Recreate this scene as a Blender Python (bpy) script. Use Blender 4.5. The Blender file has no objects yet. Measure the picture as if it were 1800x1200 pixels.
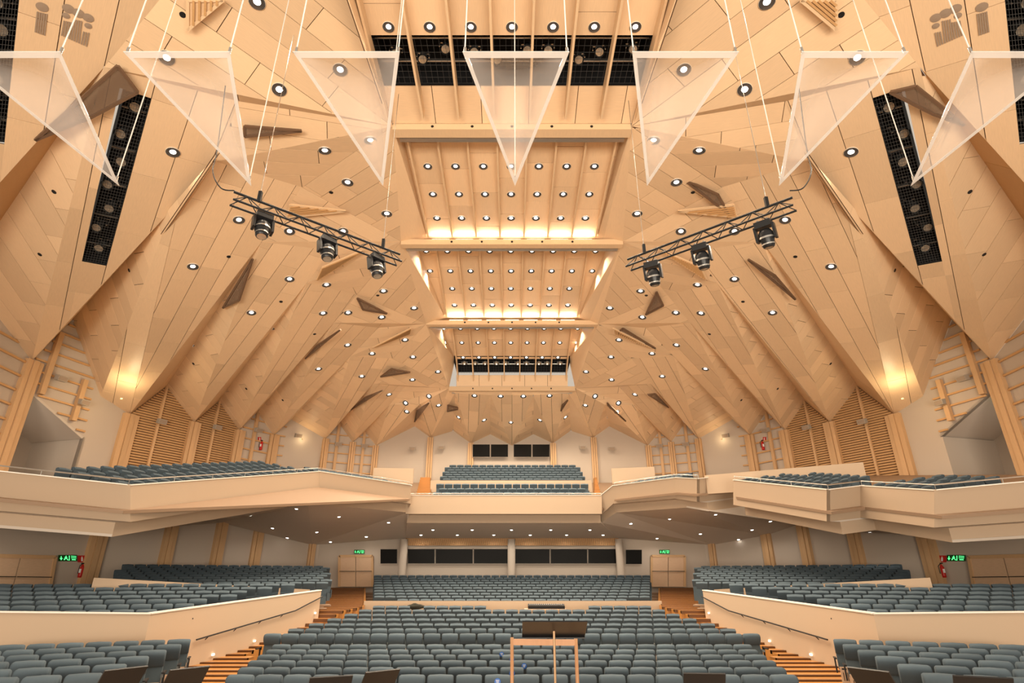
import bpy, bmesh, math, random
from mathutils import Vector, Matrix
random.seed(7)
rnd = random.random
SC = bpy.context.scene
COL = SC.collection

# ------------------------------------------------------------------ camera, world, exposure
FPX = 1000.0                       # focal length in pixels of the 1800 px wide frame (20 mm on 36 mm)
PITCH = math.atan(0.42)
CP, SP = math.cos(PITCH), math.sin(PITCH)
EYE = 2.5                          # eye height above the floor of the front stalls
cam_data = bpy.data.cameras.new('camera'); cam_data.lens = 20.0; cam_data.sensor_width = 36.0
cam_data.clip_end = 300
cam = bpy.data.objects.new('camera', cam_data); COL.objects.link(cam)
cam.location = (0, 0, EYE); cam.rotation_euler = (math.pi/2 + PITCH, 0, 0)
SC.camera = cam

world = bpy.data.worlds.new('world'); SC.world = world; world.use_nodes = True
world.node_tree.nodes['Background'].inputs[0].default_value = (1.0, 0.86, 0.70, 1)
world.node_tree.nodes['Background'].inputs[1].default_value = .62

DOWN_W = 245.0          # watts of one ceiling downlight
SOFFIT_W = 42.0         # watts of one small downlight under the balconies
COVE_W = 9.0            # watts of one cove light behind a ceiling beam
FILL_W = 1750.0        # watts of one added fill light behind the camera
SC.view_settings.view_transform = 'Standard'
SC.view_settings.look = 'None'
SC.view_settings.gamma = 1.0
SC.view_settings.use_curve_mapping = False
SC.view_settings.exposure = 0.0
SC.cycles.max_bounces = 6; SC.cycles.diffuse_bounces = 3; SC.cycles.glossy_bounces = 2; SC.cycles.transparent_max_bounces = 12
SC.cycles.adaptive_threshold = .04

def area_light(name, loc, target, sx, sy, watts, color=(1, .88, .72), spread=math.pi):
    d = bpy.data.lights.new(name, 'AREA'); d.shape = 'RECTANGLE'; d.size = sx; d.size_y = sy
    d.energy = watts; d.color = color; d.spread = spread
    o = bpy.data.objects.new(name, d); COL.objects.link(o); o.location = loc
    o.rotation_euler = (Vector(target) - Vector(loc)).to_track_quat('-Z', 'Y').to_euler()
    return o
# unseen fill lights added behind the camera to brighten the ceiling
area_light('hall_fill', (-7, -9, 1.8), (-8, 28, 15), 11, 5, FILL_W, spread=math.radians(110))
area_light('hall_fill', (7, -9, 1.8), (8, 28, 15), 11, 5, FILL_W, spread=math.radians(110))

# ------------------------------------------------------------------ picture <-> place
def ray(u, v):
    x = (u - 900.0)/FPX; y = -(v - 600.0)/FPX
    return Vector((x, CP - y*SP, SP + y*CP))
def at(u, v, Y=None, zc=None):
    """point of the hall seen at u, v: at distance Y along the hall (or at depth zc)"""
    d = ray(u, v); t = zc if zc is not None else Y/d.y
    return Vector((d.x*t, d.y*t, d.z*t + EYE))
ORIGIN = Vector((0, 0, EYE))
def on_plane(u, v, a, b, c):
    n = (b - a).cross(c - a); d = ray(u, v)
    return ORIGIN + d*((a - ORIGIN).dot(n)/d.dot(n))
def mir(p): return Vector((-p.x, p.y, p.z))

# ------------------------------------------------------------------ materials
MATS = {}
def mat(name, col, rough=.6, metal=0.0, var=0.0, grain=None, bump=0.0, emit=None, strength=0.0, spec=.3):
    if name in MATS: return MATS[name]
    m = bpy.data.materials.new(name); m.use_nodes = True
    nt = m.node_tree; b = nt.nodes['Principled BSDF']
    b.inputs['Base Color'].default_value = (*col, 1); b.inputs['Roughness'].default_value = rough
    b.inputs['Metallic'].default_value = metal; b.inputs['Specular IOR Level'].default_value = spec
    if emit:
        b.inputs['Emission Color'].default_value = (*emit, 1); b.inputs['Emission Strength'].default_value = strength
    last = None
    if grain or var or bump:
        tc = nt.nodes.new('ShaderNodeTexCoord')
        mp = nt.nodes.new('ShaderNodeMapping'); mp.inputs['Scale'].default_value = grain or (1, 1, 1)
        nt.links.new(tc.outputs['Object'], mp.inputs['Vector'])
        nz = nt.nodes.new('ShaderNodeTexNoise'); nz.inputs['Scale'].default_value = 6; nz.inputs['Detail'].default_value = 5
        nt.links.new(mp.outputs[0], nz.inputs['Vector'])
        oi = nt.nodes.new('ShaderNodeObjectInfo')
        # tone = 1 + var*(random-.5) + .12*(noise-.5)
        a = nt.nodes.new('ShaderNodeMath'); a.operation = 'MULTIPLY_ADD'
        a.inputs[1].default_value = var; a.inputs[2].default_value = 1 - var/2
        nt.links.new(oi.outputs['Random'], a.inputs[0])
        g = nt.nodes.new('ShaderNodeMath'); g.operation = 'MULTIPLY_ADD'
        g.inputs[1].default_value = .22 if grain else 0.0; nt.links.new(nz.outputs['Fac'], g.inputs[0])
        s = nt.nodes.new('ShaderNodeMath'); s.operation = 'SUBTRACT'
        nt.links.new(a.outputs[0], s.inputs[0]); s.inputs[1].default_value = .11 if grain else 0.0
        nt.links.new(s.outputs[0], g.inputs[2])
        mx = nt.nodes.new('ShaderNodeVectorMath'); mx.operation = 'SCALE'
        mx.inputs[0].default_value = col; nt.links.new(g.outputs[0], mx.inputs['Scale'])
        nt.links.new(mx.outputs[0], b.inputs['Base Color'])
        if bump:
            bp = nt.nodes.new('ShaderNodeBump'); bp.inputs['Strength'].default_value = bump; bp.inputs['Distance'].default_value = .01
            nt.links.new(nz.outputs['Fac'], bp.inputs['Height']); nt.links.new(bp.outputs[0], b.inputs['Normal'])
    MATS[name] = m
    return m
WOOD   = mat('ceiling_birch', (.85, .61, .385), .42, var=.2, grain=(.5, 9, 9))
WOODB  = mat('joint_backing', (.12, .06, .03), .8)  # dark brown board behind the panel joints
FINW   = mat('fin_birch', (.80, .57, .35), .45, var=.06, grain=(9, .6, 9))
SLATW  = mat('slat_pine', (.62, .36, .16), .5, var=.1, grain=(1, 6, 6))
COLW   = mat('column_oak', (.64, .40, .21), .5, var=.12, grain=(8, 8, .6))
STAIRW = mat('stair_oak', (.40, .175, .045), .4, var=.2, grain=(.7, 8, 8))
DOORW  = mat('door_birch', (.70, .47, .30), .45, var=.06, grain=(.8, 1, 7))
WHITE  = mat('wall_plaster', (.57, .48, .395), .8, bump=.05)
CREAM  = mat('parapet_cream', (.50, .375, .265), .7, bump=.04)
SOFF   = mat('soffit_paint', (.62, .54, .46), .75)
FLOORM = mat('stall_floor', (.30, .20, .13), .6)
BLACK  = mat('black_metal', (.012, .012, .013), .45)
BLACKG = mat('black_gloss', (.014, .014, .015), .35, spec=.3)
VOID   = mat('black_void', (.006, .006, .007), .9)
STEEL  = mat('brushed_steel', (.55, .52, .48), .3, metal=.9)
CHROME = mat('reflector_metal', (.16, .16, .165), .25, metal=.8)
SEAT   = mat('seat_fabric', (.072, .100, .122), .85, var=.25, grain=(40, 40, 40), bump=.2)
SEAT2  = mat('seat_fabric_light', (.10, .135, .155), .85, var=.2, grain=(40, 40, 40), bump=.2)
SEATW  = mat('seat_wood', (.72, .52, .36), .5, var=.08, grain=(1, 6, 6))
SEATP  = mat('seat_frame_paint', (.20, .23, .24), .5)
LENS   = mat('lamp_lens', (1, 1, 1), .5, emit=(1, .96, .88), strength=9)
LENS2  = mat('small_lamp_lens', (1, 1, 1), .5, emit=(1, .96, .90), strength=14)
COVE   = mat('cove_strip', (1, 1, 1), .5, emit=(1, .9, .74), strength=5)
RED    = mat('extinguisher_red', (.55, .02, .015), .35)
GREENS = mat('exit_green', (.01, .10, .02), .4)
GREENL = mat('exit_glow', (.1, .9, .25), .4, emit=(.10, .95, .28), strength=1.6)
WHITEP = mat('white_print', (.85, .85, .83), .5)
BLUE   = mat('sticker_blue', (.03, .14, .50), .4)
ROPE   = mat('white_cable', (.80, .76, .70), .5)
GREYG  = mat('grille_grey', (.36, .27, .20), .7)
BOXG   = mat('speaker_grey', (.42, .37, .31), .6)
def glassy(name, col, transp, rough=.05):
    m = bpy.data.materials.new(name); m.use_nodes = True; nt = m.node_tree
    for n in list(nt.nodes): nt.nodes.remove(n)
    out = nt.nodes.new('ShaderNodeOutputMaterial'); mx = nt.nodes.new('ShaderNodeMixShader')
    t = nt.nodes.new('ShaderNodeBsdfTransparent'); p = nt.nodes.new('ShaderNodeBsdfPrincipled')
    p.inputs['Base Color'].default_value = (*col, 1); p.inputs['Roughness'].default_value = rough
    p.inputs['Specular IOR Level'].default_value = .8
    mx.inputs[0].default_value = 1 - transp
    nt.links.new(t.outputs[0], mx.inputs[1]); nt.links.new(p.outputs[0], mx.inputs[2]); nt.links.new(mx.outputs[0], out.inputs[0])
    MATS[name] = m; return m
ACRYL  = glassy('clear_acrylic', (.80, .75, .72), .66)
ACRYLF = glassy('acrylic_rim', (.80, .78, .76), .35, .12)
GAUZE  = glassy('brown_gauze', (.24, .155, .10), .42, .7)
DGLASS = mat('dark_window_glass', (.010, .009, .008), .3, spec=.05)

# ------------------------------------------------------------------ object helpers
def tag(o, label=None, cat=None, group=None, kind=None):
    if label: o['label'] = label
    if cat: o['category'] = cat
    if group: o['group'] = group
    if kind: o['kind'] = kind
    return o
def empty(name, loc=(0, 0, 0), rz=0.0, parent=None):
    o = bpy.data.objects.new(name, None); COL.objects.link(o)
    o.empty_display_size = .1; o.location = loc; o.rotation_euler = (0, 0, rz)
    if parent: o.parent = parent
    return o
def obj(name, me, m, parent=None, mw=None):
    o = bpy.data.objects.new(name, me); COL.objects.link(o)
    if m is not None and not me.materials: me.materials.append(m)
    if parent: o.parent = parent
    if mw is not None: o.matrix_local = mw
    return o
class MB:
    """collects plain shapes into one mesh"""
    def __init__(s): s.v = []; s.f = []
    def add(s, vs, fs):
        k = len(s.v); s.v += [tuple(v) for v in vs]; s.f += [tuple(i + k for i in f) for f in fs]; return s
    def box(s, c, d, rot=None):
        c = Vector(c); hx, hy, hz = d[0]/2, d[1]/2, d[2]/2
        vs = [Vector((x, y, z)) for z in (-hz, hz) for (x, y) in ((-hx, -hy), (hx, -hy), (hx, hy), (-hx, hy))]
        if rot is not None: vs = [rot @ v for v in vs]
        return s.add([v + c for v in vs], [(3, 2, 1, 0), (4, 5, 6, 7), (0, 1, 5, 4), (1, 2, 6, 5), (2, 3, 7, 6), (3, 0, 4, 7)])
    def bar(s, a, b, w, h=None, up=Vector((0, 0, 1))):
        """box beam from a to b"""
        a = Vector(a); b = Vector(b); h = h or w; d = (b - a).normalized()
        x = d.cross(up)
        if x.length < 1e-4: x = d.cross(Vector((1, 0, 0)))
        x.normalize(); y = x.cross(d)
        vs = [p + x*i*w/2 + y*j*h/2 for p in (a, b) for (i, j) in ((-1, -1), (1, -1), (1, 1), (-1, 1))]
        return s.add(vs, [(0, 1, 2, 3), (7, 6, 5, 4), (0, 4, 5, 1), (1, 5, 6, 2), (2, 6, 7, 3), (3, 7, 4, 0)])
    def tube(s, a, b, r, n=8, r2=None):
        a = Vector(a); b = Vector(b); d = (b - a).normalized(); r2 = r if r2 is None else r2
        x = d.orthogonal().normalized(); y = d.cross(x)
        vs = [p + (x*math.cos(t) + y*math.sin(t))*q for p, q in ((a, r), (b, r2)) for t in [2*math.pi*i/n for i in range(n)]]
        fs = [(i, (i + 1) % n, n + (i + 1) % n, n + i) for i in range(n)] + [tuple(range(n - 1, -1, -1)), tuple(range(n, 2*n))]
        return s.add(vs, fs)
    def prism(s, pts, thick, n=None):
        """flat polygon pts extruded backwards along -n by thick"""
        pts = [Vector(p) for p in pts]
        if n is None: n = normal(pts)
        k = len(pts); back = [p - n*thick for p in pts]
        fs = [tuple(range(k)), tuple(range(2*k - 1, k - 1, -1))] + [(i, k + i, k + (i + 1) % k, (i + 1) % k) for i in range(k)]
        return s.add(pts + back, fs)
    def lathe(s, prof, n=16, c=(0, 0, 0)):
        c = Vector(c); k = len(prof)
        vs = [c + Vector((r*math.cos(2*math.pi*i/n), r*math.sin(2*math.pi*i/n), z)) for i in range(n) for (r, z) in prof]
        fs = [(i*k + j, ((i + 1) % n)*k + j, ((i + 1) % n)*k + j + 1, i*k + j + 1) for i in range(n) for j in range(k - 1)]
        return s.add(vs, fs)
    def mesh(s, name='m', smooth=False):
        me = bpy.data.meshes.new(name); me.from_pydata(s.v, [], s.f); me.update()
        if smooth:
            for p in me.polygons: p.use_smooth = True
        return me
    def build(s, name, m, parent=None, smooth=False, mw=None):
        return obj(name, s.mesh(name, smooth), m, parent, mw)
def normal(pts):
    n = Vector((0, 0, 0))
    for i in range(len(pts)):
        a, b = pts[i], pts[(i + 1) % len(pts)]
        n += Vector(((a.y - b.y)*(a.z + b.z), (a.z - b.z)*(a.x + b.x), (a.x - b.x)*(a.y + b.y)))
    return n.normalized()
def copy_tree(o, parent=None):
    c = o.copy(); COL.objects.link(c); c.parent = parent
    for ch in o.children: copy_tree(ch, c)
    return c
def face_matrix(p, n, xdir=None):
    n = Vector(n).normalized(); x = Vector(xdir) if xdir is not None else Vector((0, 0, 1)).cross(n)
    if x.length < 1e-3: x = Vector((1, 0, 0))
    x = (x - n*x.dot(n)).normalized(); y = n.cross(x)
    return Matrix(((x.x, y.x, n.x, p.x), (x.y, y.y, n.y, p.y), (x.z, y.z, n.z, p.z), (0, 0, 0, 1)))

# ------------------------------------------------------------------ panelled facets of the folded ceiling
HALL = Vector((0, 20, 4))          # a point inside the hall: facets face it
FACETS = []                        # (pts, normal) for placing lamps
def clip(poly, a, b, c):
    """keep a*x + b*y <= c"""
    out = []
    for i in range(len(poly)):
        p, q = poly[i], poly[(i + 1) % len(poly)]
        dp, dq = a*p[0] + b*p[1] - c, a*q[0] + b*q[1] - c
        if dp <= 0: out.append(p)
        if dp*dq < 0:
            t = dp/(dp - dq); out.append((p[0] + t*(q[0] - p[0]), p[1] + t*(q[1] - p[1])))
    return out
def parea(poly):
    return abs(sum(poly[i][0]*poly[(i + 1) % len(poly)][1] - poly[(i + 1) % len(poly)][0]*poly[i][1] for i in range(len(poly))))/2
def facet(parent, pts, pdir, w=.72, L=2.7, phase=None, gap=.02, m=None, inside=None, panels=True, hole=None, rec=True, backing=True):
    """flat ceiling plane: dark backing plus single wooden panels with open joints between them.
    hole: quad (points on the plane, two sides along pdir) left open"""
    pts = [Vector(p) for p in pts]
    n = normal(pts); c = sum(pts, Vector())/len(pts)
    if n.dot((inside or HALL) - c) < 0: pts = pts[::-1]; n = -n
    if rec: FACETS.append((pts, n))
    for p in pts:
        if abs(p.x) > 24 or not 0 < p.y < 42 or not 5 < p.z < 19: print('odd facet', [tuple(round(q, 1) for q in x) for x in pts]); break
    e1 = Vector(pdir); e1 = (e1 - n*e1.dot(n)).normalized(); e2 = n.cross(e1)
    o = Vector(phase) if phase is not None else pts[0]
    o = o - n*(o - pts[0]).dot(n)
    M = Matrix(((e1.x, e2.x, n.x, o.x), (e1.y, e2.y, n.y, o.y), (e1.z, e2.z, n.z, o.z), (0, 0, 0, 1)))
    poly = [((p - o).dot(e1), (p - o).dot(e2)) for p in pts]
    if parea(poly) < .02: return
    regions = [poly]
    if hole:
        hq = [((p - o).dot(e1), (p - o).dot(e2)) for p in hole]
        x0, x1 = min(q[0] for q in hq), max(q[0] for q in hq); y0, y1 = min(q[1] for q in hq), max(q[1] for q in hq)
        mid = clip(clip(poly, 0, 1, y1), 0, -1, -y0)
        regions = [clip(poly, 0, -1, -y1), clip(poly, 0, 1, y0), clip(mid, 1, 0, x0), clip(mid, -1, 0, -x1)]
    if backing:
        bk = MB()
        for reg in regions:
            if len(reg) >= 3: bk.prism([(x, y, -.036) for x, y in reg], .02, Vector((0, 0, 1)))
        bk.build('backing', WOODB, parent, mw=M)
    if not panels: 
        return M
    for reg in regions:
        if len(reg) < 3: continue
        ys = [q[1] for q in reg]
        k0, k1 = math.floor(min(ys)/w), math.ceil(max(ys)/w)
        for k in range(k0, k1):
            st = clip(clip(reg, 0, 1, (k + 1)*w - gap/2), 0, -1, -(k*w + gap/2))
            if len(st) < 3 or parea(st) < .015: continue
            xs = [q[0] for q in st]; off = ((k*0.618) % 1)*L
            j0, j1 = math.floor((min(xs) - off)/L), math.ceil((max(xs) - off)/L)
            for j in range(j0, j1):
                a0, a1 = off + j*L, off + (j + 1)*L
                # a sliver at an end joins its neighbour
                if j > j0 and a1 > max(xs) and max(xs) - a0 < .35: continue
                if j + 1 < j1 and max(xs) - a1 < .35: a1 = max(xs) + 1
                pc = clip(clip(st, 1, 0, a1 - gap/2), -1, 0, -(a0 + gap/2))
                if len(pc) < 3 or parea(pc) < .012: continue
                MB().prism([(x, y, 0) for x, y in pc], .03, Vector((0, 0, 1))).build('panel', m or WOOD, parent, mw=M)
    return M
def hit(u, v, only=None):
    d = ray(u, v); best = None
    for pts, n in FACETS:
        dn = d.dot(n)
        if abs(dn) < 1e-6: continue
        t = (pts[0] - ORIGIN).dot(n)/dn
        if t <= 0 or (best and t >= best[0]): continue
        q = ORIGIN + d*t
        if all((pts[(i + 1) % len(pts)] - pts[i]).cross(q - pts[i]).dot(n) >= -1e-4 for i in range(len(pts))):
            best = (t, q, n)
    return best

# ------------------------------------------------------------------ nodes of the folded ceiling (left half; the right half mirrors it)
C = {0: at(-180, 520, 16.6), 1: at(56, 634, 23), 2: at(228, 728, 28), 3: at(341, 742, 31), 4: at(420, 756, 33.5),
     5: at(481, 765, 35.7), 6: at(572, 771, 38), 7: at(620, 777, 38.8), 8: at(661, 783, 39.3),
     9: at(757, 769, 39.7), 10: at(828, 779, 39.9), 11: at(900, 783, 39.9)}
B = {-1: Vector((-3.9, 7.0, 13.4 + EYE)), 0: at(690, 222, 13.3), 1: at(705, 424, 19.3), 2: at(749, 569, 26.3), 3: at(789, 682, 33.3)}
D = {0: at(322, -51, 8.8), 1: at(531, 329, 16), 2: at(627, 518, 22.8), 3: at(690, 630, 29.2), 4: at(737, 711, 34.6)}
J_1 = D[0] + Vector((-1.9, -2.0, -.6))
E = {0: on_plane(183, 118, C[0], D[0], J_1)}
def between(u, v, a, b, far):
    """node seen at u, v a little behind the line a-b"""
    def uu(p): 
        q = p - ORIGIN; zc = q.y*CP + q.z*SP; return 900 + FPX*q.x/zc
    t = (u - uu(a))/(uu(b) - uu(a)); p = a.lerp(b, t); return at(u, v, p.y*far)
K, J = {}, {}
K[0] = between(420, 178, E[0], B[0], 1.03)
J[0] = on_plane(380, 284, C[1], E[0], K[0])
E[1] = on_plane(460, 425, C[2], J[0], D[1])
Q2 = on_plane(308, 391, C[2], J[0], D[1])
K[1] = between(580, 440, E[1], B[1], 1.03)
J[1] = on_plane(540, 497, C[3], E[1], K[1])
E[2] = on_plane(587, 567, C[4], J[1], D[2])
K[2] = between(665, 576, E[2], B[2], 1.03)
J[2] = on_plane(616, 626, C[5], E[2], K[2])
E[3] = on_plane(656, 674, C[6], J[2], D[3])
K[3] = between(712, 679, E[3], B[3], 1.03)
J[3] = on_plane(685, 711, C[7], E[3], K[3])
N9 = at(800, 690, 33.7); N10 = at(862, 694, 33.8)
def on_wall(u, v, a, b):
    return on_plane(u, v, a, b, a + Vector((0, 0, 1)))
A = {(1, 2): on_wall(127, 561, C[1], C[2]), (2, 3): on_wall(292, 679, C[2], C[3]), (3, 4): on_wall(384, 705, C[3], C[4]),
     (4, 5): on_wall(452, 724, C[4], C[5]), (5, 6): on_wall(512, 737, C[5], C[6]), (6, 7): on_wall(596, 744, C[6], C[7]),
     (7, 8): on_wall(641, 759, C[7], C[8]), (8, 9): on_wall(729, 749, C[8], C[9]), (9, 10): on_wall(797, 757, C[9], C[10]),
     (10, 11): on_wall(862, 763, C[10], C[11]), (0, 1): on_wall(-62, 480, C[0], C[1])}
W12 = on_wall(177, 696, C[1], C[2])
NN = {0: E[0], 1: J[0], 2: E[1], 3: J[1], 4: E[2], 5: J[2], 6: E[3], 7: J[3], 8: D[4], 9: N9, 10: N10}
V2 = on_plane(285, 413, C[2], W12, Q2)
import sys
if '--nodes' in sys.argv:
    for nm, d in (('C', C), ('B', B), ('D', D), ('E', E), ('K', K), ('J', J), ('A', A)):
        for k, p in d.items(): print(nm, k, [round(x, 1) for x in p])

SLOTS = []     # black lighting slots: quads on a facet
def side_ceiling(s):
    f = (lambda p: p) if s < 0 else mir
    def fc(par, pts, d, **k):
        if 'hole' in k and k['hole']: k['hole'] = [f(p) for p in k['hole']]
        return facet(par, [f(p) for p in pts], f(d), **k)
    names = ['stage bay', 'second bay', 'third bay', 'fourth bay', 'rear bay']
    R = [tag(empty('ceiling'), kind='structure') for _ in range(5)]
    sd = 'left' if s < 0 else 'right'
    for r, nm in zip(R, names):
        tag(r, 'folded birch panel ceiling, %s on the %s hand side' % (nm, sd), 'ceiling')
    # bay 0
    pl = (C[0], D[0], E[0])
    M0 = [C[0], J_1, D[0], E[0]]
    sl0 = [on_plane(*q, *pl) for q in ((40, -60), (8, 250), (-40, 245), (-8, -65))]
    SLOTS.append([f(p) for p in sl0])
    fc(R[0], M0, sl0[1] - sl0[0], w=.95, L=3.2, hole=sl0)
    fc(R[0], [D[0], E[0], B[0]], B[0] - D[0], w=.8, L=3)
    fc(R[0], [B[-1], D[0], B[0]], B[0] - D[0], w=.8, L=3)
    fc(R[0], [E[0], B[0], K[0]], B[0] - E[0], panels=True, w=3, L=6)
    fc(R[0], [C[0], A[0, 1], E[0]], C[0] - E[0], w=3, L=12, m=SLATW)
    # bay 1: blade with the black slot, and its return
    ra = (C[1], A[0, 1], E[0])
    fc(R[1], ra, C[1] - A[0, 1], w=.95, L=3.2)
    pl = (C[1], E[0], K[0])
    sl1 = [on_plane(*q, *pl) for q in ((266, 173), (187, 467), (144, 459), (221, 160))]
    SLOTS.append([f(p) for p in sl1])
    fc(R[1], [C[1], E[0], K[0], J[0]], sl1[1] - sl1[0], w=.95, L=3, hole=sl1, phase=f(sl1[0]))
    fc(R[1], [C[1], A[1, 2], J[0]], C[1] - J[0], w=2, L=12)
    # bay 1/2: lit return beside the stepped wall
    fc(R[1], [C[2], W12, V2, Q2], C[2] - Q2, w=.8, L=3.4, inside=ORIGIN)
    far = on_plane(384, 268, W12, A[1, 2], V2)
    fc(R[1], [W12, A[1, 2], far, V2], W12 - A[1, 2], w=.85, L=3, inside=ORIGIN)
    fc(R[1], [V2, Q2, J[0]], J[0] - Q2, w=2, L=8, inside=ORIGIN)
    fc(R[1], [V2, J[0], far], J[0] - Q2, w=2, L=8, inside=ORIGIN)
    # F and M of the regular bays
    for i in (1, 2, 3, 4):
        r = R[min(i, 4)]
        fc(r, [K[i - 1], B[i - 1], J[i - 1]], B[i - 1] - K[i - 1], w=.7)
        fc(r, [J[i - 1], B[i - 1], D[i]], B[i - 1] - K[i - 1], w=.7)
        if i < 4:
            fc(r, [D[i], E[i], B[i]], B[i] - D[i], w=.7)
            fc(r, [E[i], B[i], K[i]], B[i] - E[i], w=2, L=5)
            fc(r, [B[i - 1], D[i], B[i]], B[i - 1] - D[i], w=.72)
    r = R[2]
    fc(r, [C[2], Q2, J[0], D[1], E[1]], C[2] - (J[0] + D[1])/2, w=.74)
    for c in (2, 3, 4, 5, 6, 7, 8, 9, 10):
        r = R[2] if c < 4 else R[3] if c < 7 else R[4]
        a = A[c, c + 1]; n = NN[c]
        fc(r, [C[c], a, n], C[c] - n, w=1.5, L=9)                 # narrow edge of the blade
        fc(r, [C[c + 1], a, n], C[c + 1] - a, w=.66, L=2.6)       # return with slanting boards
    fc(R[2], [C[3], E[1], K[1], J[1]], C[3] - K[1], w=.7)
    fc(R[3], [C[4], J[1], D[2], E[2]], C[4] - (J[1] + D[2])/2, w=.7)
    fc(R[3], [C[5], E[2], K[2], J[2]], C[5] - K[2], w=.68)
    fc(R[3], [C[6], J[2], D[3], E[3]], C[6] - (J[2] + D[3])/2, w=.68)
    fc(R[4], [C[7], E[3], K[3], J[3]], C[7] - K[3], w=.66)
    fc(R[4], [C[8], J[3], D[4]], C[8] - (J[3] + D[4])/2, w=.66)
    fc(R[4], [C[9], D[4], B[3]], C[9] - D[4], w=.66)
    fc(R[4], [C[9], B[3], N9], C[9] - B[3], w=.66)
    fc(R[4], [C[10], N9, N10], C[10] - (N9 + N10)/2, w=.66)
    fc(R[4], [C[11], N10, Vector((0, N10.y, N10.z))], Vector((0, 1, 0)), w=.66)
    fc(R[4], [B[3], N9, N10, Vector((0, N10.y, N10.z)), Vector((0, B[3].y, B[3].z))], Vector((1, 0, 0)), w=1, L=4)
for s in (-1, 1): side_ceiling(s)

# ------------------------------------------------------------------ ribbed bands along the middle of the ceiling
def z_(r): return r + EYE
BANDS = {0: dict(y0=6.0, z0=13.25, y1=10.5, z1=13.0, wn=3.75, wf=3.7, cell=1.05),
         1: dict(y0=13.55, z0=13.2, y1=19.55, z1=12.72, wn=3.5, wf=3.42, cell=.95),
         2: dict(y0=19.9, z0=13.85, y1=26.5, z1=12.45, wn=4.4, wf=3.42, cell=.95),
         3: dict(y0=27.0, z0=13.75, y1=32.0, z1=12.3, wn=4.4, wf=3.42, cell=.95)}
CB = {}
for k, b in BANDS.items():
    r = tag(empty('ceiling'), 'ribbed middle band of the birch ceiling, %s from the platform' % ('first', 'second', 'third', 'fourth')[k], 'ceiling', kind='structure')
    CB[k] = r
    P0, P1 = Vector((0, b['y0'], z_(b['z0']))), Vector((0, b['y1'], z_(b['z1'])))
    pn = Vector((b['wn'], 0, 0)); pf = Vector((b['wf'], 0, 0))
    facet(r, [P0 - pn, P0 + pn, P1 + pf, P1 - pf], P1 - P0, w=b['cell'], L=1.9 if k else 2.4, phase=P0 + Vector((b['cell']/2, 0, 0)))
    # side cheeks between the folded sides and the band
    if k:
        a0, a1 = B[k - 1], B[k]
    else:
        a0, a1 = Vector((-3.9, 6, z_(12.3))), Vector((-3.62, 12.2, z_(12.4)))
    for s in (-1, 1):
        g = (lambda p: p) if s < 0 else mir
        q0, q1 = P0 - pn, P1 - pf
        facet(r, [g(a0), g(q0), g(q1)], g(q1 - q0), w=3, L=20, gap=0)
        facet(r, [g(a0), g(q1), g(a1)], g(q1 - q0), w=3, L=20, gap=0)
    # fins between the cells
    nfin = 8
    ends = {0: 12.9, 1: b['y1'] - .25, 2: b['y1'] - .25, 3: 33.2}[k]
    slope = (b['z1'] - b['z0'])/(b['y1'] - b['y0'])
    for j in range(nfin):
        x = (j - 3.5)*b['cell']
        ya, yb = b['y0'], ends
        za = z_(b['z0'] + slope*(ya - b['y0'])); zb = z_(b['z0'] + slope*(min(yb, b['y1']) - b['y0']))
        if k == 3: ztop_b, zlow_b = z_(11.75), z_(11.25)
        elif k == 0: ztop_b, zlow_b = z_(13.0), z_(12.5)
        else: ztop_b, zlow_b = zb, zb - .16
        dep = .30 if k else .35
        q = [Vector((x - .03, ya, za)), Vector((x - .03, yb, ztop_b)), Vector((x - .03, yb, zlow_b)), Vector((x - .03, ya, za - dep))]
        if k in (0, 3): q.insert(1, Vector((x - .03, b['y1'], z_(b['z1'])))); q.insert(4, Vector((x - .03, b['y1'], z_(b['z1']) - dep)))
        MB().prism(q, .06).build('fin', FINW, r)
# cross beams with cove lights behind them
for i, (top, bot, dp) in {0: (12.72, 12.5, .35), 1: (12.52, 12.28, .3), 2: (12.22, 11.98, .3), 3: (11.0, 10.72, .35)}.items():
    bx = -B[i].x; y = B[i].y
    bm = tag(empty('trim_%d' % (i + 1)), 'birch cross beam under the ribbed ceiling band, number %d from the platform' % (i + 1), 'beam', kind='structure')
    MB().box((0, y + dp/2, z_((top + bot)/2)), (2*bx, dp, top - bot)).build('beam', FINW, bm)
    MB().box((0, y + dp + .10, z_(bot + .02)), (2*bx - .3, .12, .10)).build('track', STEEL, bm)
    for x in (-2.4, -1.2, 0, 1.2, 2.4):
        MB().tube((x, y - .012, z_((top + bot)/2)), (x, y, z_((top + bot)/2)), .045, 10).build('vent', BLACK, bm)
    if i in (1, 2):
        for j in range(7):
            x = (j - 3)*.95
            MB().box((x, y + .12, z_(top + .035)), (.7, .07, .05)).build('cove_strip', COVE, bm)
            l = area_light('cove_light', (x, y + .05, z_(top + .07)), (x, y - .45, z_(top + .6)), .8, .08, COVE_W, (1, .86, .66)); l.parent = bm
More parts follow.
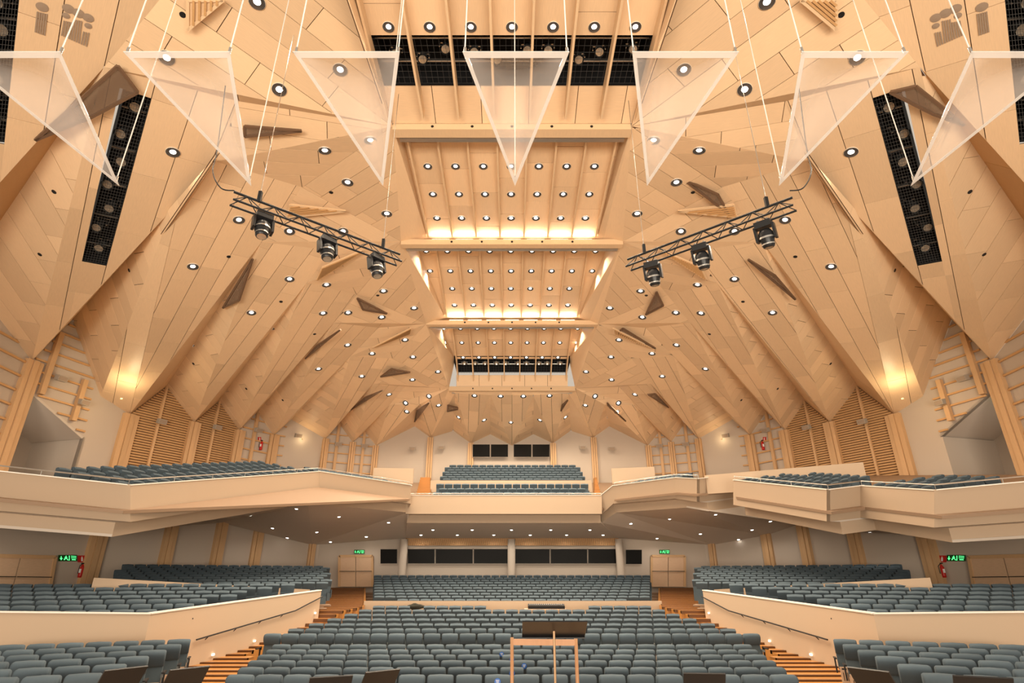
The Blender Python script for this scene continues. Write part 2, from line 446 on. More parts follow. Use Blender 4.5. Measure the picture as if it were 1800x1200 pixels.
# the two lighting openings of the middle bands: black box, bars, lamps and wire grid
def opening(y0, z0, y1, z1, w, depth, name, label, nlamp, wfasc, yb, zb):
    t = tag(empty(name), label, 'ceiling opening', kind='structure')
    m = MB()
    m.box((0, (y0 + y1)/2, max(z0, z1) + depth), (2*w, (y1 - y0) + .6, .05))
    m.box((-w, (y0 + y1)/2, (z0 + z1)/2 + depth/2), (.05, y1 - y0 + .6, depth)).box((w, (y0 + y1)/2, (z0 + z1)/2 + depth/2), (.05, y1 - y0 + .6, depth))
    m.box((0, y0 - .25, z0 + depth/2 + .05), (2*w, .05, depth)).box((0, y1 + .3, z1 + depth/2 + .3), (2*w, .05, depth))
    m.build('housing', VOID, t)
    g = MB()
    n = int(2*w/.16)
    for i in range(n + 1):
        x = -w + 2*w*i/n; g.bar((x, y0, z0 + .12), (x, y1, z1 + .12), .006)
    for i in range(9):
        q = i/8; g.bar((-w, y0 + (y1 - y0)*q, z0 + (z1 - z0)*q + .12), (w, y0 + (y1 - y0)*q, z0 + (z1 - z0)*q + .12), .006)
    tag(g.build('wire_grid', mat('dark_wire', (.08, .08, .08), .5), t), kind='stuff')
    for q in (.25, .7):
        MB().tube((-w, y0 + (y1 - y0)*q, z0 + (z1 - z0)*q + .42), (w, y0 + (y1 - y0)*q, z0 + (z1 - z0)*q + .42), .03).build('pipe', STEEL, t)
    # fascia below the opening
    facet(t, [Vector((-wfasc, y1, z1)), Vector((wfasc, y1, z1)), Vector((wfasc, yb, zb)), Vector((-wfasc, yb, zb))], Vector((1, 0, 0)), w=3, L=1.4)
    return t
op0 = opening(10.5, z_(13.0), 12.15, z_(13.0), 3.7, 1.2, 'ceiling', 'dark lighting opening of the first ceiling band behind a wire grid', 9, 3.7, 13.3, z_(12.72))
op3 = opening(32.0, z_(12.3), 33.0, z_(11.62), 3.42, 1.0, 'ceiling', 'dark lighting opening of the rear ceiling band behind a wire grid', 9, 3.42, 33.3, z_(11.0))

# ------------------------------------------------------------------ stage lamps inside the openings and slots
def lamp_proto():
    t = empty('stage_lamp')
    MB().lathe([(.0, .17), (.075, .16), (.085, .02), (.10, -.10), (.105, -.18)], 12).build('housing', mat('lamp_grey', (.10, .10, .10), .35, metal=.5), t, True)
    MB().lathe([(.0, -.15), (.085, -.16)], 12).build('lens', mat('lamp_glass', (.45, .40, .33), .1, metal=.6), t)
    MB().bar((-.13, 0, 0), (-.13, 0, .26), .02).bar((.13, 0, 0), (.13, 0, .26), .02).bar((-.13, 0, .26), (.13, 0, .26), .02).build('yoke', STEEL, t)
    return t
LAMP0 = None
def stage_lamp(p, aim, label, group, sc=1.0):
    global LAMP0
    o = lamp_proto() if LAMP0 is None else copy_tree(LAMP0)
    if LAMP0 is None: LAMP0 = o
    o.location = p; o.rotation_euler = (Vector(p) - Vector(aim)).to_track_quat('Z', 'Y').to_euler(); o.scale = (sc, sc, sc)
    tag(o, label, 'stage lamp', group)
for i in range(10):
    x = -3.2 + .71*i + .1*math.sin(i*3)
    stage_lamp((x, 11.35 + .2*math.sin(i*2), z_(13.42)), (x*.6, 4, 0), 'stage lamp on the bar inside the wide first ceiling opening', 'stage lamps in the first ceiling opening', 1.3)
for i in range(10):
    x = -2.9 + .64*i + .08*math.sin(i*3)
    stage_lamp((x, 32.5, z_(12.25)), (x*.6, 4, 0), 'stage lamp on the bar inside the rear ceiling opening', 'stage lamps in the rear ceiling opening', 1.3)
for q, s in zip(SLOTS, ('left stage', 'left', 'right stage', 'right')):
    c = sum(q, Vector())/4; n = normal(q)
    if n.dot(HALL - c) < 0: n = -n
    t = tag(empty('ceiling'), 'long black lighting slot with wire mesh in the %s ceiling blade' % s, 'ceiling slot', kind='structure')
    m = MB(); k = 4
    bk = [p - n*.9 for p in q]
    m.add(list(q) + bk, [(4, 5, 6, 7)] + [(i, (i + 1) % 4, 4 + (i + 1) % 4, 4 + i) for i in range(4)])
    m.build('housing', VOID, t)
    g = MB()
    a, b_, c_, d_ = q      # a-b long side, d-c long side
    nl = 9; nc = int((b_ - a).length/.14)
    for i in range(nl + 1):
        g.bar(a.lerp(d_, i/nl) - n*.06, b_.lerp(c_, i/nl) - n*.06, .007)
    for i in range(nc + 1):
        g.bar(a.lerp(b_, i/nc) - n*.06, d_.lerp(c_, i/nc) - n*.06, .007)
    tag(g.build('wire_mesh', mat('dark_wire', (.08, .08, .08), .5), t), kind='stuff')
    for i in range(5):
        f_ = (i + .5)/5
        MB().bar(a.lerp(b_, f_) - n*.3, d_.lerp(c_, f_) - n*.3, .045).build('cross_bar', STEEL, t)
    for i in range(7):
        f_ = (i + .6)/7.2
        p = a.lerp(b_, f_).lerp(d_.lerp(c_, f_), .35 + .3*(i % 2)) - n*.38
        stage_lamp(p, p + n*3 + Vector((0, -2, -1)), 'stage lamp behind the wire mesh of the %s ceiling slot' % s, 'stage lamps in the %s ceiling slot' % s, 1.6)

# ------------------------------------------------------------------ recessed downlights
DL0 = None
def downlight_proto():
    t = empty('downlight')
    MB().lathe([(1.0, .0), (1.02, .10), (.96, .13)], 20).build('trim_ring', mat('trim_white', (.72, .62, .50), .4), t, True)
    MB().lathe([(.97, .12), (.80, .05), (.60, .02), (.42, .015)], 20).build('reflector_bowl', CHROME, t, True)
    MB().lathe([(.44, .02), (.30, .07), (.0, .09)], 16).build('lens', LENS, t, True)
    return t
LD = bpy.data.lights.new('downlight_light', 'SPOT'); LD.energy = DOWN_W; LD.spot_size = math.radians(165); LD.spot_blend = .7
LD.shadow_soft_size = .12; LD.color = (1, .84, .64)
LDB = LD.copy(); LDB.spot_size = math.radians(104)
def downlight(u, v, group, label, r=.17, ld=None):
    global DL0
    h = hit(u, v)
    if not h: print('no facet at', u, v); return
    t, p, n = h
    o = downlight_proto() if DL0 is None else copy_tree(DL0)
    if DL0 is None: DL0 = o
    o.matrix_world = face_matrix(p, n); o.scale = (r, r, r)
    tag(o, label, 'downlight', group)
    dirn = (n*.35 + Vector((0, 0, -1))).normalized()
    l = bpy.data.objects.new('downlight_light', ld or LD); COL.objects.link(l)
    l.location = p + n*.10 + Vector((0, 0, -.04)); l.rotation_euler = dirn.to_track_quat('-Z', 'Y').to_euler()
rows = [(47, [683 + 72.3*i for i in range(7)], 0),
        (242, [743 + 51.8*i for i in range(7)], 1), (292, [752 + 48.8*i for i in range(7)], 1), (341, [761 + 45.8*i for i in range(7)], 1), (383, [768 + 43.5*i for i in range(7)], 1),
        (441, [749 + 37.2*i for i in range(9)], 2), (476, [756 + 35.6*i for i in range(9)], 2), (507, [795 + 34.3*i for i in range(7)], 2), (536, [799 + 33.2*i for i in range(7)], 2),
        (577, [780 + 29.4*i for i in range(9)], 3), (602, [783 + 28.7*i for i in range(9)], 3), (628, [814 + 27.8*i for i in range(7)], 3)]
for v, us, k in rows:
    nm = ('first', 'second', 'third', 'fourth')[k]
    for u in us: downlight(u, v, 'downlights of the %s ceiling band' % nm, 'round downlight between the fins of the %s ribbed ceiling band' % nm, .155, LDB)
side = [(452, 3), (293, 101), (598, 122), (491, 157), (304, 267), (571, 264), (651, 246), (611, 320), (680, 375), (420, 386), (509, 406), (603, 406),
        (339, 468), (509, 490), (674, 511), (728, 541), (574, 500), (442, 549), (568, 550), (612, 549), (671, 557), (611, 606), (712, 597), (726, 627),
        (654, 621), (560, 648), (636, 661), (770, 653), (725, 667), (684, 693), (754, 696), (713, 708), (715, 723), (771, 712), (806, 733), (851, 738), (834, 695), (880, 696)]
for u, v in side:
    for s in (0, 1):
        uu = u if s == 0 else 1800 - u
        far = 'rear' if v > 590 else 'middle' if v > 380 else 'front'
        sd = 'left' if s == 0 else 'right'
        downlight(uu, v, 'downlights of the %s folded ceiling, %s' % (sd, far), 'round downlight in the folded birch ceiling, %s part, %s side of the hall' % (far, sd), .20)
downlight(898, 742, 'downlights of the rear folded ceiling', 'single round downlight at the middle of the rear ceiling folds', .17)



# ------------------------------------------------------------------ walls, columns and wall linings
def zed(p, z): return Vector((p.x, p.y, z))
def spans(poly, s_of, z):
    """s intervals of the polygon (list of 3d points) at height z"""
    xs = []
    for i in range(len(poly)):
        a, b = poly[i], poly[(i + 1) % len(poly)]
        if (a.z - z)*(b.z - z) < 0:
            t = (z - a.z)/(b.z - a.z); xs.append(s_of(a.lerp(b, t)))
    xs.sort(); return list(zip(xs[::2], xs[1::2]))
def lining(root, poly, a, b, pitch, size, m, name, stuff=False, zmin=None):
    """horizontal battens over the wall area poly in the wall plane a-b"""
    d = zed(b - a, 0).normalized(); n = Vector((d.y, -d.x, 0))
    if n.dot(HALL - a) < 0: n = -n
    so = lambda p: (p - a).dot(d)
    z0, z1 = min(p.z for p in poly), max(p.z for p in poly)
    z = max(z0, zmin or z0) + pitch/2; one = MB()
    while z < z1:
        for s0, s1 in spans(poly, so, z):
            if s1 - s0 > .15:
                A0 = zed(a + d*(s0 + .03), z) + n*.05; A1 = zed(a + d*(s1 - .03), z) + n*.05
                if stuff: one.bar(A0, A1, size, size)
                else: MB().bar(A0, A1, size, size).build(name, m, root)
        z += pitch
    if stuff: tag(one.build(name, m, root), kind='stuff')
    return d, n
DECK = z_(3.9)
for s in (-1, 1):
    g = (lambda p: p) if s < 0 else mir
    sd = 'left' if s < 0 else 'right'
    for i in range(0, 11):
        a, b, ap = g(C[i]), g(C[i + 1]), g(A[i, i + 1])
        w = tag(empty('wall_%s' % sd if i < 8 else 'wall_back'), kind='structure')
        n = normal([zed(a, 0), zed(b, 0), b, a]); n = n if n.dot(HALL - a) > 0 else -n
        def pr(pts, m=WHITE, name='plaster', th=.2):
            q = [Vector(p) for p in pts]
            if normal(q).dot(n) < 0: q = q[::-1]
            return MB().prism(q, th, n).build(name, m, w)
        top = [a, ap, b]
        if i == 1:
            Lp, Rp = g(on_wall(52, 684, C[1], C[2])), g(on_wall(147, 768, C[1], C[2]))
            Wp = g(W12); pr([zed(a, 0), zed(b, 0), zed(b, DECK), zed(a, DECK)])
            pr([a, ap, Wp, b, zed(b, DECK), zed(Rp, DECK), Rp, Lp])
            out = -n*3.2
            MB().prism([Lp, Rp, Rp + out, Lp + out], .1).build('soffit', SOFF, w)
            MB().prism([Lp + out, Rp + out, zed(Rp + out, DECK), zed(Lp + out, DECK)], .1).build('recess_wall', WHITE, w)
            MB().prism([Rp, Rp + out, zed(Rp + out, DECK), zed(Rp, DECK)], .1).build('recess_side', WHITE, w)
            MB().prism([zed(Lp, DECK), zed(Rp, DECK), zed(Rp, DECK) + out, zed(Lp, DECK) + out], .1).build('recess_floor', FLOORM, w)
            lo = [a, ap, g(on_wall(166, 668, C[1], C[2])), Rp, Lp]
            d_, n_ = lining(w, lo, a, b, .5, .08, SLATW, 'batten')
            for u0, v0, v1 in ((104, 585, 700), (146, 668, 742)):
                p0 = g(on_wall(u0, v0, C[1], C[2])); MB().bar(p0 + n_*.13, zed(p0, g(on_wall(u0 - 12, v1, C[1], C[2])).z) + n_*.13, .22, .2, n_).build('mullion', COLW, w)
        else:
            pr([zed(a, 0), zed(b, 0), b, ap, a])
            if i in (2, 3):
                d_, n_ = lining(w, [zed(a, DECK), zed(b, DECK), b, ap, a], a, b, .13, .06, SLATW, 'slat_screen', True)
                MB().prism([p + n_*.012 for p in ([zed(a, DECK), zed(b, DECK), b, ap, a])], .01, n_).build('screen_back', mat('screen_brown', (.30, .17, .08), .8), w)  # brown board behind the slats
                MB().bar(zed(ap, DECK) + n_*.1, ap + n_*.1, .12, .12, n_).build('mullion', COLW, w)
            elif i in (0, 4, 6, 7):
                d_, n_ = lining(w, [zed(a, DECK), zed(b, DECK), b, ap, a], a, b, .62, .08, SLATW, 'batten')
                MB().bar(zed(ap, DECK) + n_*.1, ap + n_*.1, .18, .14, n_).build('mullion', COLW, w)
            elif i == 5:
                h1 = a.lerp(b, .22); lining(w, [zed(a, DECK), zed(h1, DECK), zed(h1, a.z + .9), a], a, b, .62, .08, SLATW, 'batten')
    for i in range(0, 11):
        if i == 11 and s > 0: continue
        c = g(C[i]); p = g(C[max(0, i - 1)]); q = g(C[i + 1]); d = zed(q - p, 0).normalized(); n = Vector((d.y, -d.x, 0))
        if n.dot(HALL - c) < 0: n = -n
        t = tag(empty('column', zed(c, 0)), kind='structure')
        wd = .78 if i < 3 else .62 if i < 6 else .42
        for k in (-1, 0, 1):
            MB().bar(d*k*wd/3 + n*(.12 + (.05 if k == 0 else 0)), d*k*wd/3 + n*(.12 + (.05 if k == 0 else 0)) + Vector((0, 0, c.z - .02)), wd/3 - .02, .26, n).build('board', COLW, t)
tag(empty('column', (0, C[11].y, 0)), kind='structure')
MB().box((0, C[11].y - .12, C[11].z/2), (.42, .26, C[11].z)).build('board', COLW, bpy.data.objects[[o.name for o in bpy.data.objects if o.name.startswith('column')][-1]])

# ------------------------------------------------------------------ balconies
def parapet(side_name, tops, bots, back, th=.16):
    r = tag(empty('wall_balcony_' + side_name), kind='structure')
    for i in range(len(tops) - 1):
        q = [tops[i], tops[i + 1], bots[i + 1], bots[i]]
        n = normal(q); c = sum(q, Vector())/4
        if n.dot(ORIGIN - c) < 0: q = q[::-1]; n = -n
        m = MB(); bk = [p + back[i if p in (tops[i], bots[i]) else i + 1]*th for p in q]
        m.add(q + bk, [(0, 1, 2, 3), (7, 6, 5, 4)] + [(k, 4 + k, 4 + (k + 1) % 4, (k + 1) % 4) for k in range(4)])
        m.build('panel', CREAM, r)
        MB().bar(tops[i] + back[i]*th/2, tops[i + 1] + back[i + 1]*th/2, th + .04, .03).build('coping', mat('coping_white', (.82, .76, .68), .5), r)
        # lower, set-back fascia
        f0, f1 = bots[i] + back[i]*.6, bots[i + 1] + back[i + 1]*.6
        dz = Vector((0, 0, -.42))
        MB().add([bots[i], bots[i + 1], f1, f0], [(0, 1, 2, 3)]).build('ledge', SOFF, r)
        MB().add([f0, f1, f1 + dz, f0 + dz], [(0, 1, 2, 3)]).build('fascia', CREAM, r)
    return [b + k*.6 + Vector((0, 0, -.42)) for b, k in zip(bots, back)]
def pts3(tab, upright=False):
    if upright: return [at(u, v0, zc=z) for u, v0, v1, z in tab], [at(u, v1, Y=at(u, v0, zc=z).y) for u, v0, v1, z in tab]
    return [at(u, v0, zc=z) for u, v0, v1, z in tab], [at(u, v1, zc=z) for u, v0, v1, z in tab]
def soffit(name, ring, wall):
    r = tag(empty('ceiling_' + name), kind='structure')
    for i in range(len(ring) - 1):
        for tri in ([ring[i], ring[i + 1], wall[i + 1]], [ring[i], wall[i + 1], wall[i]]):
            if (tri[1] - tri[0]).cross(tri[2] - tri[0]).length < .02: continue
            n = normal(tri)
            if n.z > 0: tri = tri[::-1]; n = -n
            FACETS.append((tri, n)); MB().prism(tri, .08, n).build('soffit_panel', SOFF, r)
SZ = z_(1.98)
LB = Vector((-.95, .3, 0)); RB = Vector((.95, .3, 0)); CBK = Vector((0, 1, 0))
tL, bL = pts3([(-90, 818, 890, 16.4), (229, 852, 917, 17.4), (562, 828, 867.5, 27.5), (722, 852, 885, 31.5), (713, 870, 903, 32)])
rL = parapet('left', tL, bL, [LB, LB, LB, LB*.4 + CBK*.6, CBK])
soffit('balcony_left', [rL[0], rL[1], rL[1].lerp(rL[2], .5), rL[2], rL[3], rL[4]], [zed(C[0], z_(1.9)), zed(C[2], z_(1.95)), zed(C[3], z_(2.58)), zed(C[4], z_(3.0)), zed(C[6], z_(2.07)), Vector((-6.6, 37.2, z_(2.42)))])
tC, bC = pts3([(713, 870, 903, 32), (1058, 870, 903, 32)], True)
rC = parapet('center', tC, bC, [CBK, CBK])
soffit('balcony_center', rC, [Vector((-6.6, 37.2, z_(2.42))), Vector((6.6, 37.2, z_(2.42)))])
tR, bR = pts3([(1058, 870, 903, 32), (1078, 853, 885, 31.5), (1187, 839, 876, 29), (1225, 841, 882, 28), (1330, 829, 868, 29)])
rR = parapet('right', tR, bR, [CBK, RB*.4 + CBK*.6, RB, RB, RB])
soffit('balcony_right', rR, [Vector((6.6, 37.2, z_(2.42))), mir(zed(C[6], z_(2.07))), mir(zed(C[5], z_(2.49))), mir(zed(C[4], z_(3.0))), mir(zed(C[3], z_(2.3)))])
tN, bN = pts3([(1335, 838, 878, 27.5), (1289, 843, 887, 26), (1453, 860, 916, 20), (1512, 853, 909, 20.5), (1642, 861, 927, 17.4), (1890, 838, 910, 16.0)])
rN = parapet('near_box', tN, bN, [RB]*6)
soffit('near_box', rN, [mir(zed(C[4], z_(3.0))), mir(zed(C[4], z_(3.0))), mir(zed(C[3], z_(2.3))), mir(zed(C[3], z_(2.3))), mir(zed(C[2], z_(1.95))), mir(zed(C[0], z_(1.9)))])

# sloping decks that carry the balcony seats, and low walls between the blocks
def deck(name, pts, m=FLOORM):
    r = tag(empty('floor_' + name), kind='structure')
    for i in range(1, len(pts) - 1):
        t = [pts[0], pts[i], pts[i + 1]]; n = normal(t)
        if n.z < 0: t = t[::-1]
        MB().prism(t, .1).build('deck', m, r)
dz = Vector((0, 0, -.75))
deck('balcony_left', [tL[1] + dz, tL[2] + dz, tL[3] + dz, zed(C[8], z_(6.3)), zed(C[5], z_(5.9)), zed(C[3], z_(5.2)), zed(C[2], z_(4.6)), zed(C[1], z_(3.9)), tL[0] + dz])
deck('balcony_box', [mir(zed(C[3], z_(5.2))), tN[0] + dz, tN[1] + dz, tN[2] + dz, tN[3] + dz, tN[4] + dz, tN[5] + dz, mir(zed(C[1], z_(3.9))), mir(zed(C[2], z_(4.6)))])
deck('balcony_right', [mir(zed(C[5], z_(5.9))), tR[4] + dz, tR[3] + dz, tR[2] + dz, tR[1] + dz, mir(zed(C[8], z_(6.3)))])
deck('balcony_center', [tC[0] + dz, tC[1] + dz, Vector((9, 39.2, z_(6.1))), Vector((-9, 39.2, z_(6.1)))])
def low_wall(name, a, b, h, th=.14, m=CREAM):
    r = tag(empty(name), kind='structure')
    MB().add([a, b, zed(b, b.z - h), zed(a, a.z - h)] + [p + Vector((0, th, 0)) for p in (a, b, zed(b, b.z - h), zed(a, a.z - h))],
             [(0, 1, 2, 3), (7, 6, 5, 4), (0, 4, 5, 1), (1, 5, 6, 2), (2, 6, 7, 3), (3, 7, 4, 0)]).build('panel', m, r)
    return r
low_wall('wall_balcony_divider', at(757, 844, zc=34), at(1040, 844, zc=34), .7)
low_wall('wall_balcony_step', at(657, 822, zc=33), at(727, 823, zc=34), .9)
low_wall('wall_balcony_step', at(1075, 823, zc=34), at(1150, 820, zc=33), .9)
low_wall('wall_balcony_step', at(1240, 835, zc=28.2), at(1517, 812, zc=24.5), .9)

# ------------------------------------------------------------------ back of the stalls: windows, slatted band, pillars, doors
r = tag(empty('wall_back_lower'), kind='structure')
MB().box((0, 37.8, z_(.2)), (13.2, .2, 1.52)).build('plaster', WHITE, r)
MB().box((0, 37.6, z_(1.92)), (13.2, .3, .2)).build('lintel', WHITE, r)
for x in (-9.6, 9.6): MB().box((x, 38.3, z_(.7)), (6.2, .2, 3.6)).build('plaster', WHITE, r)
MB().box((0, 37.3, z_(2.21)), (13.2, .06, .44)).build('band_back', mat('band_brown', (.30, .15, .06), .7), r)
sl = MB()
for k in range(150):
    x = -6.5 + 13*k/149; sl.bar((x, 37.24, z_(2.0)), (x + .05, 37.24, z_(2.42)), .04, .04)
tag(sl.build('slat_band', SLATW, r), kind='stuff')
def window(idx, us, v0, v1, Y, parent_name):
    w = tag(empty('%s_%d' % (parent_name, idx)), kind='structure')
    for a, b in us:
        q = [at(a, v0, Y), at(b, v0, Y), at(b, v1, Y), at(a, v1, Y)]
        MB().prism([zed(p, p.z) for p in q], .03).build('pane', DGLASS, w)
        fr = MB()
        for k in range(4): fr.bar(q[k], q[(k + 1) % 4], .035, .05, Vector((0, 1, 0)))
        fr.build('window_frame', WHITE, w)
window(1, [(717, 764), (766, 831), (833, 892), (906, 966), (968, 1032), (1034, 1083)], 965, 990, 37.55, 'window')
window(2, [(669, 698)], 965, 990, 38.1, 'window'); window(3, [(1100, 1128)], 966, 991, 38.1, 'window')
window(4, [(831, 861), (863, 893)], 781, 803, 39.6, 'window'); window(5, [(903, 934), (936, 966)], 781, 803, 39.6, 'window')
for u in (708, 899, 1090):
    t = tag(empty('pillar', at(u, 985, 37.1)), kind='structure'); t.location.z = 0
    MB().tube((0, 0, 0), (0, 0, z_(2.35)), .23, 20).build('shaft', WHITE, t, True)
def double_door(idx, q, hingeh=.5):
    """q: four corners tl, tr, br, bl"""
    t = tag(empty('door_%d' % idx), kind='structure'); tl, tr, br, bl = q
    n = normal(q); n = n if n.dot(ORIGIN - tl) > 0 else -n
    fr = MB()
    for a, b in ((bl, tl), (tl, tr), (tr, br)): fr.bar(a + n*.06, b + n*.06, .14, .12, n)
    fr.build('door_frame', COLW, t)
    for k in (0, 1):
        a, b = tl.lerp(tr, k*.5 + .008), tl.lerp(tr, k*.5 + .492); c, d = bl.lerp(br, k*.5 + .492), bl.lerp(br, k*.5 + .008)
        leaf = [p + n*.08 for p in (a, b, c, d)]
        if normal(leaf).dot(n) < 0: leaf = leaf[::-1]
        lf = MB().prism(leaf, .05, n).build('door_leaf', DOORW, t)
        MB().bar(a.lerp(d, hingeh) + n*.13, b.lerp(c, hingeh) + n*.13, .03).build('push_bar', BLACK, lf)
for i, s in enumerate((-1, 1)):
    g = (lambda p: p) if s < 0 else mir
    double_door(1 + i, [g(at(597, 977, 38.1)), g(at(655, 977, 38.1)), g(at(655, 1031, 38.1)), g(at(597, 1031, 38.1))])
    n_ = Vector((.93, -.36, 0))
    W_ = lambda u, v: g(on_wall(u, v, C[1], C[2]) + Vector((.05, -.02, 0)))
    double_door(3 + i, [W_(-34, 976), W_(93, 979), W_(80, 1050), W_(-60, 1050)])

# ------------------------------------------------------------------ floors of the stalls
def ztop(Y):
    """height of the seat tops along the middle of the stalls"""
    tab = [(0, -1.53), (17, -1.53), (18.1, -1.38), (25, -.92), (27.2, -.74), (36.8, .3), (45, .4)]
    for (a, p), (b, q) in zip(tab, tab[1:]):
        if Y <= b: return z_(p + (q - p)*(Y - a)/(b - a))
    return z_(.4)
SEATH = .95
SEATS = []                      # x, y, floor z, rz, block, row, sticker, aisle end
def add_seat(x, y, zf, rz, block, row, end=0, stick=False): SEATS.append((x, y, zf, rz, block, row, end, stick))
FL = tag(empty('floor_stalls'), kind='structure')
MB().box((0, 21, -.15), (46, 42, .3)).build('slab', FLOORM, FL)
ST = tag(empty('floor_stage'), kind='structure')
MB().box((0, 3.4, .375), (30, 11.6, .75)).build('platform', mat('stage_boards', (.45, .27, .13), .5, grain=(1, 6, 6)), ST)
P_ = .5
main = [(1185, 10.0, 375), (1172, 10.95, 400), (1160, 11.9, 423), (1150, 12.9, 440), (1141, 13.9, 456), (1132, 14.85, 468),
        (1113, 16.1, 455), (1104, 17.2, 498), (1094.5, 18.25, 533), (1086, 19.3, 566), (1078, 20.4, 595), (1070.5, 21.4, 621), (1064, 22.5, 650)]
STICK = {0: 857, 1: 883, 2: 907, 3: 884, 4: 868}       # rows with a stickered seat
for k, (v, zc, ul) in enumerate(main):
    p = at(900, v, zc=zc); xl = (900 - ul)/1000*zc; n = int(2*xl/P_); n -= (n + k) % 2
    zf = p.z - SEATH
    MB().box((0, p.y + .05, zf/2), (2*xl + .1, 1.1, max(zf, .02))).build('row_step', FLOORM, FL)
    for j in range(n):
        x = (j - (n - 1)/2)*P_
        u = 900 + x/zc*1000
        if k == 12 and (850 < u < 1030 or 713 < u < 755): continue
        add_seat(x, p.y, zf, 0, 'centre block of the stalls', k, -1 if j == 0 else 1 if j == n - 1 else 0, k in STICK and abs(u - STICK[k]) <= 250/zc)
vr = [1052, 1046.5, 1041.5, 1036.5, 1031.5, 1027, 1022.5, 1018.5, 1014.5, 1010.5]
for k, v in enumerate(vr):
    zc = 24.8 + k*(34 - 24.8)/9; p = at(900, v, zc=zc); zf = p.z - SEATH
    xl = (.212 if k == 0 else .252)*zc; n = int(2*xl/P_); n -= (n + k) % 2
    MB().box((0, p.y + .05, zf/2), (.504*zc + .1, 1.15, zf)).build('row_step', FLOORM, FL)
    for j in range(n): add_seat((j - (n - 1)/2)*P_, p.y, zf, 0, 'rear block of the stalls', k, -1 if j == 0 else 1 if j == n - 1 else 0)
low_wall('wall_rear_block', at(640, 1056, zc=23.9), at(1163, 1056, zc=23.9), 1.2)
TH = math.radians(23)
def side_blocks(s):
    g = (lambda x, y: (x, y)) if s < 0 else (lambda x, y: (-x, y))
    sd = 'left' if s < 0 else 'right'
    rd = Vector((math.cos(TH), math.sin(TH))); bk = Vector((-math.sin(TH), math.cos(TH)))
    rz = TH if s < 0 else -TH
    def row(start, zf, block, k, nmax, keep=lambda x, y: True, w=P_):
        a = Vector(start); cnt = 0
        pts = []
        for j in range(nmax):
            q = a - rd*(j*w)
            if keep(q.x, q.y): pts.append(q)
        for j, q in enumerate(pts): add_seat(*g(q.x, q.y), zf, rz, block, k, (1 if s < 0 else -1) if j == 0 else 0)
        if pts:
            c = (pts[0] + pts[-1])/2; L_ = (pts[0] - pts[-1]).length + w
            MB().box((*g(c.x, c.y), zf/2), (L_, 1.0, zf), Matrix.Rotation(rz, 3, 'Z')).build('row_step', FLOORM, FL)
    ends = [(170, 1183, 8.3), (215, 1167, 9.1), (257, 1153, 10.0), (290, 1142, 10.8), (318, 1132, 11.7), (336, 1123, 12.6)]
    for k, (u, v, zc) in enumerate(ends):
        p = at(u - 20, v, zc=zc); row((p.x, p.y), p.z - SEATH, '%s front side block' % sd, k, 9)
    # terraces behind their cream walls
    w0, w1, w2 = at(-120, 1074, zc=11.6), at(265, 1078, zc=13.6), at(565, 1037, zc=21)
    G = lambda p: Vector((*g(p.x, p.y), p.z))
    tw = tag(empty('wall_terrace_%s' % sd), kind='structure')
    for a, b in ((w0, w1), (w1, w2)):
        nn = Vector((b.y - a.y, -(b.x - a.x), 0)).normalized()*.14
        m = MB(); f = [a, b, zed(b, 0), zed(a, 0)]; q = f + [p - nn for p in f]
        m.add([G(p) for p in q], [(0, 1, 2, 3), (7, 6, 5, 4), (0, 4, 5, 1), (1, 5, 6, 2), (2, 6, 7, 3), (3, 7, 4, 0)]).build('panel', CREAM, tw)
        MB().bar(G(a - nn/2), G(b - nn/2), .18, .03).build('coping', mat('coping_white', (.82, .76, .68), .5), tw)
    hr = tag(empty('handrail'), 'thin dark handrail on brackets along the %s terrace wall beside the steps' % sd, 'handrail')
    rail = [at(340, 1124, zc=15.4), at(515, 1073, zc=19.4), at(562, 1048, zc=20.7)]
    nn = Vector((.2, -.05, 0))
    rail = [on_plane(*uv, w1, w2, w1 + Vector((0, 0, 1))) + Vector((.08, 0, 0)) for uv in ((340, 1124), (515, 1073), (563, 1048))]
    for a, b in zip(rail, rail[1:]): MB().tube(G(a), G(b), .02).build('rail', BLACK, hr)
    for t in (.1, .35, .6, .85):
        q = rail[0].lerp(rail[1], t); MB().tube(G(q), G(q + Vector((-.1, 0, -.1))), .012, 6).build('bracket', BLACK, hr)
    for u, v in ((373, 1150), (446, 1126), (553, 1077)):
        p = on_plane(u, v, w1, w2, w1 + Vector((0, 0, 1))); o = MB().box(G(p + Vector((.03, -.01, 0))), (.04, .09, .05)).build('step_light', mat('step_lens', (1, 1, 1), .5, emit=(1, .9, .74), strength=2.5))
        tag(o, 'small square step light low on the %s terrace wall' % sd, 'step light', 'step lights of the %s aisle' % sd)
    base = at(258, 1073, zc=14.2); 
    def inside1(x, y):       # behind the wall w1-w2
        t = (y - w1.y)/(w2.y - w1.y); xw = w1.x + (w2.x - w1.x)*t
        return x < xw - .42 and x > -21
    for k in range(7):
        zf = z_(-.66 + .095*k) - SEATH
        st = Vector((base.x, base.y)) + bk*(.82*k) + rd*(9.0 + .25*(k % 2))
        row(st, zf, '%s terrace' % sd, k, 44, lambda x, y: inside1(x, y) and y > 8 and x > -14.5 - .45*k)
    st = Vector((base.x, base.y)) + bk*(.84*7.0)
    a = at(165, 1015, zc=17.6); b = at(545, 1036, zc=21.6)
    m = MB(); f = [a, b, zed(b, 0), zed(a, 0)]; q = f + [p + Vector((-.05, .14, 0)) for p in f]
    m.add([G(p) for p in q], [(0, 1, 2, 3), (7, 6, 5, 4), (0, 4, 5, 1), (1, 5, 6, 2), (2, 6, 7, 3), (3, 7, 4, 0)]).build('divider', CREAM, tw)
    d2 = Vector((math.cos(.40), math.sin(.40))); b2 = Vector((-d2.y, d2.x))
